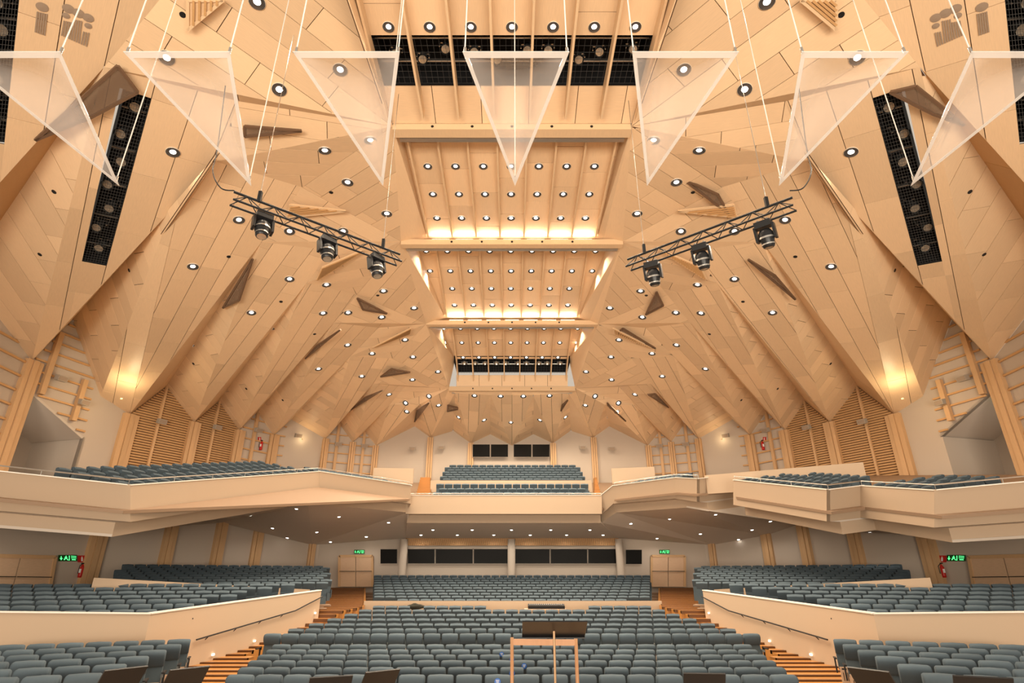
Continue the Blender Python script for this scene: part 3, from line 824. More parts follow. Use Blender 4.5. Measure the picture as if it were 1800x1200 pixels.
    for k in range(9):
        zf = z_(-.04 + .093*k) - SEATH
        p0 = Vector((b.x, b.y)) + b2*(.9 + .95*k) + d2*(8 + .25*(k % 2))
        def ins(x, y):
            zc = y*CP + .2*SP
            if x > -.325*zc: return False
            # stay clear of the side wall
            for i in range(1, 8):
                c0, c1 = C[i], C[i + 1]
                if c0.y <= y <= c1.y: return x > -.69*zc and x > c0.x + (c1.x - c0.x)*(y - c0.y)/(c1.y - c0.y) + .9
            return y < 38 and x > -.69*zc
        pts = [q for q in (p0 - d2*(j*P_) for j in range(60)) if ins(q.x, q.y) and q.x > -20]
        ang = math.atan2(d2.y, d2.x)
        for j, q in enumerate(pts): add_seat(*g(q.x, q.y), zf, ang if s < 0 else -ang, '%s upper terrace' % sd, k, (1 if s < 0 else -1) if j == 0 else 0)
        if pts:
            c = (pts[0] + pts[-1])/2
            MB().box((*g(c.x, c.y), zf/2), ((pts[0] - pts[-1]).length + P_, 1.0, zf), Matrix.Rotation(ang if s < 0 else -ang, 3, 'Z')).build('row_step', FLOORM, FL)
    # wooden aisle steps up to the rear doors
    stt = tag(empty('aisle_stairs', (*g(-6.5, 11), 0)), 'orange oak aisle steps rising to the rear door, %s of the centre block' % sd, 'stairs')
    y = 9.6
    while y < 37.6:
        ztab = [(9, -2.36), (12, -2.3), (17, -2.0), (18, -1.92), (19.3, -1.79), (21.8, -1.46), (23.5, -1.05), (27, -.86), (38, -.36)]
        zt = z_(next(p + (q - p)*(y - a_)/(b_ - a_) for (a_, p), (b_, q) in zip(ztab, ztab[1:]) if y <= b_))
        zc = y*CP - .1
        if y < w1.y: xl = -6.3 - .28*(y - 9.5)
        elif y < w2.y: xl = w1.x + (w2.x - w1.x)*(y - w1.y)/(w2.y - w1.y)
        else: xl = -.335*(y*CP + .1)
        tab = [(9, 5.5), (11.5, 5.6), (17, 6.85), (18.1, 7.5), (19, 7.5), (25, 6.0), (27.3, 6.5), (38, 9.1)]
        xr = -next(p + (q - p)*(y - a_)/(b_ - a_) for (a_, p), (b_, q) in zip(tab, tab[1:]) if y <= b_)
        if xr - xl > .15:
            cx = (xl + xr)/2 - stt.location.x*(1 if s < 0 else -1)
            MB().box(((cx if s < 0 else -cx), y + .25 - 11, zt - .3), (xr - xl, .495, .6)).build('step', STAIRW, stt)
            MB().box(((cx if s < 0 else -cx), y + .05 - 11, zt - .045), (xr - xl, .13, .10)).build('riser_line', mat('riser_line_dark', (.13, .055, .018), .5), stt)  # dark strip put on each tread edge to stand for its dark riser
        y += .5
for s in (-1, 1): side_blocks(s)

# balcony seats
def brow(a, b, k, off, rise, back, block, nskip=0, zoff=.12, ncut=0):
    d = b - a; L_ = zed(d, 0).length; n = int(L_/P_); dh = zed(d, 0).normalized(); rz = math.atan2(dh.y, dh.x)
    if (Vector((math.sin(rz), -math.cos(rz), 0))).dot(back) > 0: rz += math.pi
    for j in range(nskip, n - ncut):
        p = a.lerp(b, (j + .5)/n) + back*(off + .88*k)
        add_seat(p.x, p.y, p.z + zoff + rise*k - SEATH, rz, block, k)
for k in range(4):
    bkv = Vector((-.96, .27, 0)); brow(tL[1], tL[2], k, .62, .18, bkv, 'left balcony')
    bkv = Vector((-.55, .83, 0)); brow(tL[2], tL[3], k, .62, .20, bkv, 'left balcony')
for k in range(4):
    brow(tN[1], tN[2], k, .62, .12, Vector((.96, .18, 0)), 'right balcony box', ncut=2 + k//2)
    brow(tN[3], tN[4], k, .62, .12, Vector((.96, .18, 0)), 'right balcony box', ncut=1)
    brow(tR[1], tR[2], k, .62, .20, Vector((.55, .83, 0)), 'right balcony')
for k, (v, zc) in enumerate([(865, 32.4), (858, 33.0), (850, 33.6), (841, 34.6), (837, 35.2), (833, 35.8), (829, 36.4), (825, 37.0), (821, 37.6), (817, 38.2)]):
    u0, u1 = ((757, 1044) if k < 3 else (765 + 2*(k - 3), 1037 - 2*(k - 3)))
    a, b = at(u0, v, zc=zc), at(u1, v, zc=zc); n = int((b - a).length/P_); n -= (n + k) % 2
    for j in range(n):
        p = (a + b)/2 + Vector(((j - (n - 1)/2)*P_, 0, 0)); add_seat(p.x, p.y, p.z - SEATH, 0, 'middle balcony', k)
for s, ua, ub in ((-1, 733, 757), (1, 1044, 1055)):
    stt = tag(empty('balcony_stairs', at((ua + ub)/2, 866, zc=32.6)), 'short orange oak steps beside the %s end of the middle balcony rows' % ('left' if s < 0 else 'right'), 'stairs')
    for k in range(8):
        f = k/10; p = at(ua + (10*f if s < 0 else 0), 868 - 40*f, zc=32.4 + 5.4*f); q = at(ub - (0 if s < 0 else 10*f), 868 - 40*f, zc=32.4 + 5.4*f)
        c = (p + q)/2 - stt.location
        MB().box((c.x, c.y, c.z - .1), ((q - p).length, .55, .2)).build('step', STAIRW, stt)

# ------------------------------------------------------------------ the seats themselves
def roll_mesh(lod):
    prof = [(.05, .65), (.06, .80), (.045, .92), (.0, .95), (-.06, .945), (-.11, .917), (-.128, .865), (-.105, .78), (-.06, .70), (-.03, .66)]
    if lod: prof = [(.05, .65), (.05, .93), (-.05, .948), (-.124, .885), (-.03, .67)]
    st = [(-.222, .88), (-.195, .98), (0, 1.03), (.195, .98), (.222, .88)] if not lod else [(-.222, .93), (0, 1.03), (.222, .93)]
    m = MB(); k = len(prof); cz, cy = .80, -.02
    vs = [(x, cy + (y - cy)*sc, cz + (z - cz)*sc) for x, sc in st for y, z in prof]
    fs = [(i*k + j, i*k + (j + 1) % k, (i + 1)*k + (j + 1) % k, (i + 1)*k + j) for i in range(len(st) - 1) for j in range(k)]
    fs += [tuple(range(k - 1, -1, -1)), tuple((len(st) - 1)*k + j for j in range(k))]
    return m.add(vs, fs)
def seat_proto():
    t = empty('auditorium_seat')
    roll_mesh(0).build('head_roll', SEAT, t, True)
    b = MB(); b.add([(-.215, -.05, .36), (.215, -.05, .36), (.215, .0, .70), (-.215, .0, .70), (-.215, .03, .36), (.215, .03, .36), (.215, .07, .70), (-.215, .07, .70)],
                    [(0, 1, 2, 3), (7, 6, 5, 4), (0, 4, 5, 1), (1, 5, 6, 2), (2, 6, 7, 3), (3, 7, 4, 0)]).build('backrest', SEAT2, t)
    sp = MB().box((0, -.14, .27), (.42, .05, .30)).build('tip_up_seat', SEATW, t)
    v = MB()
    for k in range(9): v.box((-.16 + .04*k, -.168, .24), (.016, .006, .16))
    v.build('vent_slots', mat('slot_dark', (.10, .06, .035), .8), sp)
    MB().box((-.13, -.168, .385), (.09, .006, .03)).build('number_plate', BLACK, sp)
    MB().box((.243, -.06, .53), (.035, .30, .05)).box((.243, 0, .27), (.03, .08, .5)).build('armrest', SEATP, t)
    MB().box((0, .02, .06), (.10, .22, .12)).build('pedestal', BLACK, t)
    return t
def in_frame(x, y, z):
    q = Vector((x, y, z)) - ORIGIN; zc = q.y*CP + q.z*SP; yu = -q.y*SP + q.z*CP
    if zc < 1: return False
    u, v = 900 + 1000*q.x/zc, 600 - 1000*yu/zc
    return -25 < u < 1825 and v < 1205
vis = [s for s in SEATS if in_frame(s[0], s[1], s[2] + .95)]
vis.sort(key=lambda s: s[0]**2 + s[1]**2)
near, rest = vis[:300], vis[300:]
S0 = None; TAB = None; STK = None
ORD = ['first', 'second', 'third', 'fourth', 'fifth', 'sixth', 'seventh', 'eighth', 'ninth', 'tenth', 'eleventh', 'twelfth', 'thirteenth']
for (x, y, zf, rz, block, row, end, stick) in near:
    o = seat_proto() if S0 is None else copy_tree(S0)
    if S0 is None: S0 = o
for o, (x, y, zf, rz, block, row, end, stick) in zip([o for o in bpy.data.objects if o.name.startswith('auditorium_seat')], near):
    o.location = (x, y, zf); o.rotation_euler = (0, 0, rz)
    extra = ''
    if end:
        a = MB().box((end*.27, -.22, .60), (.05, .34, .025)).bar((end*.27, -.1, .30), (end*.27, -.1, .59), .03).mesh('tablet') if TAB is None or TAB[0] != end else TAB[1]
        TAB = (end, a); obj('writing_tablet', a, BLACK, o); extra = ', with black tablet arm'
    if stick:
        d = MB().lathe([(.055, 0), (0, .002)], 16).mesh('sticker')
        st = obj('sticker', d, BLUE, o, face_matrix(Vector((0, -.15, .86)), Vector((0, -1, .1))))
        ln = MB()
        for q in range(3): ln.box((0, .022 - .02*q, .003), (.06 - .01*q, .008, .002))
        ln.build('sticker_print', WHITEP, st); extra = ', with blue sticker'
    tag(o, 'grey-blue seat, %s row of the %s%s' % (ORD[row], block, extra), 'seat', 'seats of the %s' % block)
big = MB(); RM = roll_mesh(1)
BX = MB().box((0, .01, .53), (.43, .08, .34)).box((0, -.12, .28), (.42, .05, .28)).box((.243, -.05, .4), (.03, .2, .3))
for (x, y, zf, rz, block, row, end, stick) in rest:
    R_ = Matrix.Rotation(rz, 3, 'Z'); o_ = Vector((x, y, zf))
    for src in (RM, BX): big.add([R_ @ Vector(v) + o_ for v in src.v], src.f)
tag(big.build('seat_rows', SEAT), 'distant rows of grey-blue auditorium seats on terraces and balconies', 'seats', kind='stuff')
print('seats', len(SEATS), len(vis))

# ------------------------------------------------------------------ clear acrylic sound reflectors hanging over the platform
DS = 2.6
def sail(i):
    x0 = (i - 3)*DS + .06
    a = Vector((x0 - .315*DS, 2.43*DS, z_(2.876*DS))); b = Vector((x0 + .315*DS, 2.43*DS, z_(2.876*DS))); c = Vector((x0, 3.52*DS, z_(2.76*DS)))
    nm = ['outermost on the left', 'second from the left wall', 'third from the left wall', 'middle one', 'third from the right wall', 'second from the right wall', 'outermost on the right'][i]
    t = tag(empty('acoustic_reflector', (x0, (a.y + c.y)/2, a.z)), 'clear acrylic triangular sound reflector hanging on cables, %s of the row' % nm, 'reflector', 'hanging acrylic reflectors')
    o = Vector(t.location); N = 12; m = MB(); idx = {}
    ctr = (a + b + c)/3
    ia, ib, ic = [p.lerp(ctr, .11) for p in (a, b, c)]
    vs = []
    for p in range(N + 1):
        for q in range(N + 1 - p):
            r = N - p - q; w = (p/N, q/N, r/N)
            bul = 27*w[0]*w[1]*w[2]
            idx[p, q] = len(vs); vs.append(ia*w[0] + ib*w[1] + ic*w[2] + Vector((0, 0, .30*bul)) - o)
    fs = []
    for p in range(N):
        for q in range(N - p):
            fs.append((idx[p, q], idx[p + 1, q], idx[p, q + 1]))
            if p + q < N - 1: fs.append((idx[p + 1, q], idx[p + 1, q + 1], idx[p, q + 1]))
    m.add(vs, fs).build('sheet', ACRYL, t, True)
    for (p, q, ip, iq) in ((a, b, ia, ib), (b, c, ib, ic), (c, a, ic, ia)):
        MB().prism([p - o, q - o, iq - o, ip - o], .012, Vector((0, 0, 1))).build('rim', ACRYLF, t)
    for k, p in enumerate((a.lerp(ctr, .04), b.lerp(ctr, .04), c.lerp(ctr, .06))):
        MB().tube(p - o, p - o + Vector((0, 0, .12)), .022, 8).build('shackle', STEEL, t)
        MB().tube(p - o + Vector((0, 0, .1)), p - o + Vector((0, 0, 5.4)), .011, 6).build('cable', ROPE, t)
for i in range(7): sail(i)

# ------------------------------------------------------------------ lighting trusses with moving heads
HEAD0 = None
def moving_head():
    t = empty('moving_head_light')
    MB().box((0, 0, -.07), (.34, .26, .14)).build('base', BLACK, t)
    MB().box((-.19, 0, -.26), (.05, .16, .34)).box((.19, 0, -.26), (.05, .16, .34)).build('yoke', BLACKG, t)
    h = MB().lathe([(0, .17), (.10, .16), (.155, .07), (.16, -.05), (.13, -.16), (.12, -.24), (.095, -.26)], 16, (0, 0, -.34)).build('head', BLACKG, t, True)
    MB().lathe([(.0, -.25), (.095, -.255)], 16, (0, 0, -.34)).build('lens', mat('lamp_glass', (.45, .40, .33), .1, metal=.6), h)
    MB().lathe([(.165, -.02), (.168, -.06)], 16, (0, 0, -.34)).lathe([(.137, -.17), (.137, -.2)], 16, (0, 0, -.34)).build('band', STEEL, h)
    MB().bar((-.1, 0, 0), (-.1, 0, .06), .04).bar((.1, 0, 0), (.1, 0, .06), .04).build('clamp', STEEL, t)
    return t
def truss(p, q, heads, ropes, sd):
    """ladder truss from p to q (top chord)"""
    t = tag(empty('lighting_truss', (p + q)/2), 'black lighting truss carrying three moving heads, %s side of the hall' % sd, 'truss'); o = Vector(t.location)
    d = (q - p).normalized(); dn = Vector((0, 0, -.26)); sw = Vector((-d.y, d.x, 0))*.13
    MB().tube(p - o, q - o, .028).build('chord', BLACK, t)
    for k in (-1, 1): MB().tube(p - o + dn + sw*k, q - o + dn + sw*k, .024).build('chord', BLACK, t)
    n = 14; L_ = (q - p)
    for i in range(n):
        a, b = p + L_*(i/n), p + L_*((i + 1)/n)
        for k in (-1, 1):
            u, w = (a, b + dn + sw*k) if i % 2 else (a + dn + sw*k, b)
            MB().tube(u - o, w - o, .011, 6).build('brace', BLACK, t)
    for f in ropes:
        a = p.lerp(q, f)
        MB().box(a - o + Vector((0, 0, .12)), (.07, .07, .26)).build('hoist_clamp', BLACK, t)
        MB().tube(a - o + Vector((0, 0, .2)), a - o + Vector((0, 0, 5.0)), .008, 6).build('cable', STEEL, t)
    global HEAD0
    for k, f in enumerate(heads):
        h = moving_head() if HEAD0 is None else copy_tree(HEAD0)
        if HEAD0 is None: HEAD0 = h
        h.location = p.lerp(q, f) + dn + Vector((0, 0, -.06)); h.rotation_euler = (math.radians(-14), 0, math.atan2(d.y, d.x) + .1*k)
        tag(h, 'black moving head lamp clamped under the %s truss, %s' % (sd, ('at its outer end', 'at its middle', 'at its inner end')[k]), 'stage light', 'moving heads on the trusses')
def at_z(u, v, zr):
    d = ray(u, v); return ORIGIN + d*(zr/d.z)
truss(at_z(411, 337, 7.5), at_z(703, 447, 7.5), (.17, .53, .84), (.13, .88), 'left')
truss(at_z(1393, 347, 7.5), at_z(1103, 456, 7.5), (.17, .53, .84), (.13, .88), 'right')
for s in (-1, 1):
    g = (lambda p: p) if s < 0 else mir
    P4 = [g(at_z(412, 335, 7.52)), g(at_z(388, 330, 7.6)), g(at_z(374, 300, 8.4)), g(at_z(382, 262, 10.0)), g(at_z(398, 136, 12.0))]
    from mathutils.geometry import interpolate_bezier
    cm = MB(); path = []
    for i in range(len(P4) - 1):
        t0 = (P4[i + 1] - P4[max(i - 1, 0)])/6; t1 = (P4[min(i + 2, len(P4) - 1)] - P4[i])/6
        path += interpolate_bezier(P4[i], P4[i] + t0, P4[i + 1] - t1, P4[i + 1], 7)[:-1]
    for p, q in zip(path, path[1:]): cm.tube(p, q, .014, 6)
    o = cm.build('power_cable', BLACK)
    tag(o, 'black power cable looping up from the outer end of the %s truss' % ('left' if s < 0 else 'right'), 'cable')

# ------------------------------------------------------------------ gauze and slatted triangles on the folded ceiling
GZ = [[(207, 116), (242, 162), (160, 206), (62, 246)], [(430, 222), (530, 230), (430, 240)], [(444, 455), (420, 528), (392, 541)],
      [(628, 524), (638, 544), (680, 551)], [(599, 579), (557, 607), (537, 630)], [(688, 648), (721, 654), (669, 662)], [(672, 686), (642, 698), (617, 720)],
      [(755, 707), (733, 720), (729, 741)], [(787, 712), (812, 718), (786, 723)]]
GZR = [[(1565, 162), (1610, 152), (1695, 220), (1640, 200)], [(1200, 314), (1262, 342), (1281, 376)], [(1315, 456), (1362, 484), (1398, 526)],
       [(1154, 513), (1166, 537), (1135, 553)], [(1095, 577), (1086, 585), (1152, 612)], [(1138, 693), (1152, 692), (1175, 716)], [(1067, 707), (1068, 712), (1100, 740)], [(988, 712), (998, 703), (986, 722)]]
SLT = [[(330, 0), (330, 52), (392, 0)], [(510, 360), (608, 371), (505, 381)], [(638, 440), (567, 470), (557, 492)], [(722, 577), (720, 586), (655, 611)]]
def tri_panel(q, gauze, label):
    hs = [hit(*p) for p in q]
    if any(h is None for h in hs): return
    hc = hit(sum(p[0] for p in q)/len(q), sum(p[1] for p in q)/len(q))
    n = hc[2]; pt = hc[1] + n*.22
    P3 = []
    for u, v in q:
        d = ray(u, v); P3.append(ORIGIN + d*((pt - ORIGIN).dot(n)/d.dot(n)))
    if normal(P3).dot(n) < 0: P3 = P3[::-1]
    c = sum(P3, Vector())/len(P3)
    t = tag(empty('ceiling_reflector', c), label, 'reflector', 'small reflectors on the ceiling folds')
    P3 = [p - c for p in P3]
    if gauze: MB().prism(P3, .02, n).build('gauze', GAUZE, t)
    else:
        MB().prism(P3, .02, n).build('board', FINW, t)
        # slats parallel to the first side
        e = (P3[1] - P3[0]); k = max(6, int((P3[2] - P3[0]).length/.13)); sl = MB()
        for i in range(1, k): sl.bar(P3[0].lerp(P3[2], i/k) + n*.03, P3[1].lerp(P3[2], i/k) + n*.03, .05, .05, n)
        tag(sl.build('slats', SLATW, t), kind='stuff')
    for i in range(len(P3)):
        MB().bar(P3[i], P3[(i + 1) % len(P3)], .07, .07, n).build('edge_bar', mat('frame_brown', (.17, .10, .06), .6) if gauze else FINW, t)
    MB().tube(n*-.2, n*.0, .015, 6).build('hanger', STEEL, t)
for i, q in enumerate(GZ): tri_panel(q, True, 'dark gauze reflector in a brown frame on the left ceiling fold, %s from the platform' % ORD[i])
for i, q in enumerate(GZR): tri_panel(q, True, 'dark gauze reflector in a brown frame on the right ceiling fold, %s from the platform' % ORD[i])
for i, q in enumerate(SLT):
    tri_panel(q, False, 'slatted wooden triangle on the left ceiling fold, %s from the platform' % ORD[i])
    tri_panel([(1800 - u, v) for u, v in q], False, 'slatted wooden triangle on the right ceiling fold, %s from the platform' % ORD[i])
# small dark openings in the ceiling boards
HOLES = [(321, 26), (95, 337), (70, 447), (227, 475), (189, 581), (402, 451), (494, 530), (340, 639), (433, 683), (497, 703), (553, 587), (582, 338), (664, 519)]
for s in (0, 1):
    for u, v in HOLES:
        h = hit(u if s == 0 else 1800 - u, v)
        if h:
            o = MB().lathe([(.075, .002), (.07, .012), (0, .004)], 14).build('ceiling_vent', BLACK); o.matrix_world = face_matrix(h[1], h[2])
            tag(o, 'small round black vent hole in the %s ceiling boards' % ('left' if s == 0 else 'right'), 'vent', 'vent holes of the %s ceiling' % ('left' if s == 0 else 'right'))
# air grilles of round and slotted openings on the stage blades
for s in (0, 1):
    h0 = hit(100 if s == 0 else 1700, 60)
    if not h0: continue
    U = lambda u: u if s == 0 else 1800 - u
    t = tag(empty('air_grille', h0[1]), 'air grille of grey discs and slots in the %s stage ceiling blade' % ('left' if s == 0 else 'right'), 'grille'); c, n = h0[1], h0[2]
    def pp(u, v):
        d = ray(U(u), v); return ORIGIN + d*((c - ORIGIN).dot(n)/d.dot(n)) + n*.012 - c
    for u, v, rr in ((74, 12, .115), (120, 15, .115), (138, 23, .115), (155, 31, .11), (116, 27, .075), (155, 45, .075)):
        m = MB().lathe([(rr, 0), (0, .008)], 18); o = m.build('disc', GREYG, t); o.matrix_local = face_matrix(pp(u, v), n)
    for i in range(5): MB().bar(pp(66 + 4*i, 20 + i), pp(62 + 4*i, 56 + 1.4*i), .028, .012, n).build('slot', GREYG, t)
    for i in range(11): MB().bar(pp(113 + 4.3*i, (36 if i < 4 else 30 if i < 8 else 48) + i*.9), pp(108.5 + 4.3*i, 62 + 1.9*i), .028, .012, n).build('slot', GREYG, t)

# ------------------------------------------------------------------ warm wall washers at two ceiling returns
for s in (-1, 1):
    g = (lambda p: p) if s < 0 else mir
    for (u, v, w, nm) in ((226, 668, 75, 'tall'), (540, 748, 16, 'rear')):
        h = hit(u if s < 0 else 1800 - u, v)
        p = h[1] + h[2]*.62 + Vector((0, 0, -.35))
        t = tag(empty('wall_washer', p), 'small warm wall washer lamp at the %s ceiling return, %s side' % (nm, 'left' if s < 0 else 'right'), 'lamp')
        MB().tube((0, 0, -.03), (0, 0, .03), .05, 10).build('housing', FINW, t)
        d = bpy.data.lights.new('washer_light', 'POINT'); d.energy = w; d.shadow_soft_size = .2; d.color = (1, .78, .45)
        o = bpy.data.objects.new('washer_light', d); COL.objects.link(o); o.location = (0, 0, .09); o.parent = t

# ------------------------------------------------------------------ small lamps under the balconies
SL0 = None
LS = bpy.data.lights.new('soffit_light', 'SPOT'); LS.energy = SOFFIT_W; LS.spot_size = math.radians(160); LS.spot_blend = .6; LS.shadow_soft_size = .06; LS.color = (1, .9, .76)
def soffit_lamp(u, v, where):
    global SL0
    h = hit(u, v)
    if not h: return
    if SL0 is None:
        o = empty('soffit_lamp'); SL0 = o
        MB().lathe([(.10, 0), (.10, .012), (.075, .014)], 14).build('trim_ring', WHITEP, o)
        MB().lathe([(.078, .012), (0, .016)], 14).build('lens', LENS2, o)
    else: o = copy_tree(SL0)
    o.matrix_world = face_matrix(h[1], h[2])
    tag(o, 'small round lamp in the soffit under the %s' % where, 'downlight', 'soffit lamps under the %s' % where)
    if (u, v) in ((505, 945), (1298, 948), (581, 952), (1212, 955)): return
    l = bpy.data.objects.new('soffit_light', LS); COL.objects.link(l); l.location = h[1] + h[2]*.05
for u, v in ((441, 906), (521, 894), (479, 928), (596, 908), (557, 935), (683, 918), (505, 945), (644, 943), (581, 952), (638, 959), (676, 958), (129, 936), (39, 929)): soffit_lamp(u, v, 'left balcony')
for u, v in ((1177, 912), (1258, 904), (1109, 920), (1155, 946), (1231, 938), (1322, 931), (1354, 916), (1298, 948), (1212, 955), (1196, 961), (1529, 935), (1120, 960), (1158, 961)): soffit_lamp(u, v, 'right balcony')
for u, v in [(761 + 69*i, 931) for i in range(5)] + [(740 + 64*i, 940) for i in range(6)]: soffit_lamp(u, v, 'middle balcony')

# ------------------------------------------------------------------ signs, extinguishers, loudspeakers, railings
def board(u0, v0, u1, v1, f): return [f(u0, v0), f(u1, v0), f(u1, v1), f(u0, v1)]
def sign(q, m, name, label, cat, marks, mm):
    c = sum(q, Vector())/4; n = normal(q); n = n if n.dot(ORIGIN - c) > 0 else -n
    q = q if normal(q).dot(n) > 0 else q[::-1]
    t = tag(empty(name, c), label, cat)
    MB().prism([p - c + n*.05 for p in q], .04, n).build('plate', m, t)
    tl, tr, bl = (q[0], q[1], q[3])
    xs = [p for p in q]; left = min(q, key=lambda p: (p.x)); 
    # picture-left to picture-right and top to bottom axes
    top = sorted(q, key=lambda p: -p.z)[:2]; top.sort(key=lambda p: p.x); low = sorted(q, key=lambda p: p.z)[:2]; low.sort(key=lambda p: p.x)
    P = lambda a, b: top[0].lerp(top[1], a).lerp(low[0].lerp(low[1], a), b) - c + n*.056
    mk = MB()
    for poly in marks: 
        pp_ = [P(*x) for x in poly]
        if normal(pp_).dot(n) < 0: pp_ = pp_[::-1]
        mk.prism(pp_, .004, n)
    mk.build('pictogram', mm, t)
ARW = [[(.10, .2), (.14, .2), (.14, .6), (.10, .6)], [(.04, .5), (.20, .5), (.12, .85)]]
MAN = [[(.36, .15), (.41, .15), (.41, .3), (.36, .3)], [(.30, .32), (.46, .36), (.42, .6), (.33, .58)], [(.26, .62), (.34, .56), (.36, .64), (.28, .86)], [(.40, .58), (.46, .62), (.52, .85), (.47, .86)],
       [(.54, .12), (.58, .12), (.58, .88), (.54, .88)]]
ROOM = [[(.66, .15), (.95, .2), (.95, .3), (.66, .25)], [(.66, .42), (.95, .45), (.95, .55), (.66, .52)], [(.70, .68), (.92, .70), (.92, .84), (.70, .82)]]
EXT = [[(.38, .3), (.62, .3), (.62, .85), (.38, .85)], [(.45, .15), (.55, .15), (.55, .3), (.45, .3)]]
def extinguisher(p, n, label):
    t = tag(empty('fire_extinguisher', p + n*.13), label, 'extinguisher')
    MB().lathe([(0, -.28), (.085, -.28), (.09, -.2), (.09, .14), (.06, .22), (.025, .25), (.025, .28)], 14).build('cylinder', RED, t, True)
    MB().box((0, -.02, .31), (.05, .16, .05)).build('valve', BLACK, t)
    MB().tube((-.03, 0, .3), (-.14, 0, .2), .014, 6).tube((-.14, 0, .2), (-.13, 0, -.12), .014, 6).build('hose', BLACK, t)
    MB().box((0, -.088, 0), (.09, .012, .16)).build('paper_label', WHITEP, t)
for s in (-1, 1):
    g = (lambda p: p) if s < 0 else mir
    sd = 'left' if s < 0 else 'right'
    f12 = lambda u, v: g(on_wall(u, v, C[1], C[2]))
    n = normal([zed(g(C[1]), 0), zed(g(C[2]), 0), g(C[2]), g(C[1])]); n = n if n.dot(HALL - g(C[1])) > 0 else -n
    sign(board(102, 975, 134, 986, f12), GREENS, 'exit_sign', 'lit green exit sign with arrow and running figure beside the %s side door' % sd, 'sign', ARW + MAN + ROOM, GREENL)
    sign(board(136, 976, 149, 988, f12), RED, 'extinguisher_sign', 'small red extinguisher sign beside the %s exit sign' % sd, 'sign', EXT, WHITEP)
    extinguisher(f12(139, 1003), n, 'red fire extinguisher under the exit sign of the %s side door' % sd)
    fb = lambda u, v: g(at(u, v, 38.0))
    sign(board(623, 966, 641, 973, fb), GREENS, 'exit_sign', 'lit green exit sign above the %s rear door' % sd, 'sign', ARW + MAN + ROOM, GREENL)
    f45 = lambda u, v: g(on_wall(u, v, C[4], C[5])); n45 = n
    sign(board(453, 768, 458, 775, f45), RED, 'extinguisher_sign', 'tiny red sign on the battened wall of the %s balcony' % sd, 'sign', EXT, WHITEP)
    extinguisher(f45(456, 783), n45, 'red fire extinguisher on the battened wall of the %s balcony' % sd)
    pr_ = [g(on_wall(u, v, C[1] - Vector((3, -1.2, 0)), C[2] - Vector((3, -1.2, 0)))) for u, v in ((82, 798), (86, 776))]
    extinguisher(pr_[0] + n*.15, n, 'red fire extinguisher in the recess above the %s balcony entrance' % sd)
    lamp_ = f12(59, 699) - n*.6
    o = MB().tube(lamp_ + Vector((0, 0, -.06)), lamp_ + Vector((0, 0, .02)), .09, 12).build('exit_lamp', GREENL)
    tag(o, 'round green exit lamp under the sloping soffit, %s side' % sd, 'lamp')
    k = 0
    for (u, v, i) in ((278, 742, 2), (376, 752, 3), (448, 757, 4), (521, 767, 5), (593, 782, 6), (640, 785, 7), (725, 790, 8), (776, 788, 9), (98, 666, 1), (138, 708, 1)):
        p = g(on_wall(u, v, C[i], C[i + 1])); nn = normal([zed(g(C[i]), 0), zed(g(C[i + 1]), 0), g(C[i + 1]), g(C[i])]); nn = nn if nn.dot(HALL - p) > 0 else -nn
        t = tag(empty('wall_loudspeaker', p + nn*.32), 'small grey wall loudspeaker on the %s, %s side, wall bay %d' % ('back wall' if i > 7 else 'upper side wall', sd, i) if i != 1 else 'small grey loudspeaker on the battened wall by the %s balcony entrance' % sd, 'loudspeaker', 'small wall loudspeakers')
        t.rotation_euler = (math.radians(12), 0, math.atan2(nn.x, -nn.y))
        MB().box((0, 0, 0), (.42, .26, .24)).build('cabinet', BOXG, t)
        MB().box((0, -.135, 0), (.36, .01, .19)).build('front_grille', GREYG, t)
        MB().bar((0, .1, 0), (0, .32, .03), .05).build('bracket', STEEL, t)
def railing(tops, back, label, h=.16):
    t = tag(empty('railing', tops[0]), label, 'railing'); o = tops[0]
    up = Vector((0, 0, h))
    for i in range(len(tops) - 1):
        a, b = tops[i] + back[i]*.08 + up - o, tops[i + 1] + back[i + 1]*.08 + up - o
        MB().tube(a, b, .02, 8).build('rail', STEEL, t)
        n = max(1, int((b - a).length/1.6))
        for k in range(n + 1):
            p = a.lerp(b, k/n); MB().tube(p, p - up, .012, 6).build('post', STEEL, t)
railing(tL[:4], [LB]*4, 'thin steel railing on the coping of the left balcony')
railing(tC, [CBK]*2, 'thin steel railing on the coping of the middle balcony', .1)
railing(tR[1:4], [RB]*3, 'thin steel railing on the coping of the far right balcony')
railing(tN[1:], [RB]*5, 'thin steel railing on the coping of the near right balcony box')

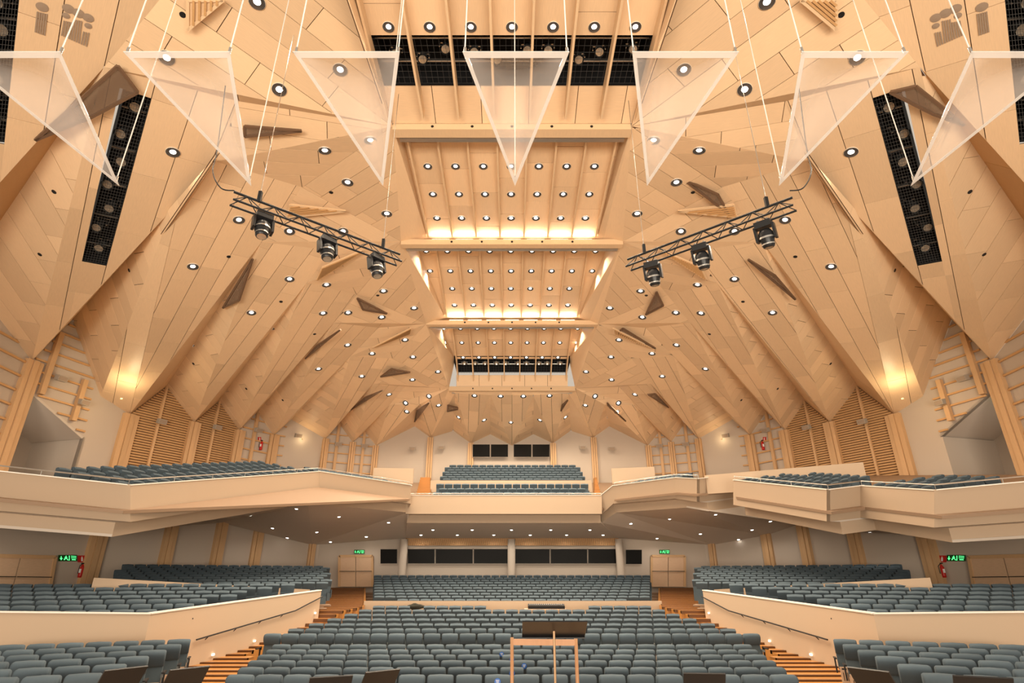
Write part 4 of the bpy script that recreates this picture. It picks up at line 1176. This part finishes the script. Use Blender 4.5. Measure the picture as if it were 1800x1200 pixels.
# ------------------------------------------------------------------ conductor's rail, music stands, mixing desk, coat
ZS = .75
def on_stage(u, v, zc):
    p = at(u, v, zc=zc); return Vector((p.x, p.y, ZS))
a, b = at(900, 1120, zc=7.1), at(1012, 1121, zc=7.1)
t = tag(empty('podium_rail', zed((a + b)/2, ZS)), 'oak conductor podium rail of two round posts and a crossbar', 'rail'); o = Vector(t.location)
for p in (a, b): MB().tube(zed(p, ZS) - o, p - o, .022, 12).build('post', mat('rail_oak', (.42, .22, .11), .4, grain=(6, 6, .8)), t, True)
MB().bar(a - o + Vector((0, 0, -.05)), b - o + Vector((0, 0, -.05)), .03, .068).build('crossbar', MATS['rail_oak'], t)
def music_stand(p, top, wd, tilt, rz, label, h=.34):
    t = tag(empty('music_stand', p, rz), label, 'music stand', 'music stands on the platform')
    H = top - p.z; R_ = Matrix.Rotation(tilt, 3, 'X')
    dk = MB().box((0, 0, H), (wd, .015, h), R_).build('desk', BLACKG, t)
    MB().box(Vector((0, -.035, H)) + R_ @ Vector((0, 0, -h/2)), (wd, .07, .012)).build('lip', BLACK, dk)
    MB().tube((0, .02, .05), (0, .03, H), .014, 8).build('pole', mat('stand_brass', (.45, .30, .18), .35, metal=.6), t)
    for k in range(3):
        q = 2*math.pi*k/3 + .5; MB().bar((0, 0, .12), (.28*math.cos(q), .28*math.sin(q), .01), .02, .012).build('foot', BLACK, t)
p = at(974, 1106, zc=6.7); music_stand(zed(p, ZS), p.z, .75, math.radians(62), 0, 'wide black conductor music stand behind the oak podium rail', .42)
for (u, v, zc, rz, lb) in ((208, 1192, 5.6, 1.0, 'black music stand in front of the left side seats'), (322, 1190, 5.9, .9, 'black music stand beside the left aisle steps'),
                           (578, 1206, 5.5, .4, 'low black music stand before the front stalls row, left of another'), (664, 1194, 6.0, .7, 'tilted black music stand before the centre stalls'),
                           (1238, 1200, 5.6, -.1, 'black music stand right of the podium rail'), (1540, 1194, 5.6, -1.0, 'black music stand in front of the right side seats'), (1730, 1212, 4.6, -.4, 'black music stand nearest the right terrace wall')):
    p = at(u, v + 9, zc=zc); music_stand(zed(p, ZS), p.z, .40, math.radians(35), rz, lb)
p = at(958, 1066, zc=23.4)
t = tag(empty('mixing_desk', zed(p, p.z - .9)), 'black mixing desk on a table behind the last centre row', 'mixing desk')
MB().box((0, 0, .80), (1.7, .5, .05)).build('table_top', SEATW, t)
for x in (-.75, .75): MB().box((x, 0, .39), (.05, .45, .78)).build('leg', STEEL, t)
MB().box((.05, 0, .9), (1.5, .45, .14), Matrix.Rotation(.15, 3, 'X')).build('console', BLACK, t)
m = MB()
for k in range(16): m.box((-.62 + .085*k, -.1, 1.0), (.02, .2, .02))
m.build('faders', STEEL, t)
p = at(730, 1067, zc=22.6); bm = bmesh.new(); bmesh.ops.create_icosphere(bm, subdivisions=3, radius=1)
for v in bm.verts:
    f = 1 + .25*math.sin(5*v.co.x + 2)*math.cos(4*v.co.y); v.co = Vector((v.co.x*.36*f, v.co.y*.14*f, v.co.z*.11*f))
me = bpy.data.meshes.new('coat'); bm.to_mesh(me); bm.free()
o = obj('coat', me, mat('coat_cloth', (.03, .028, .02), .9, bump=.4)); o.location = p + Vector((0, 0, .02))
tag(o, 'crumpled dark coat lying over the last row of the centre seats', 'coat')
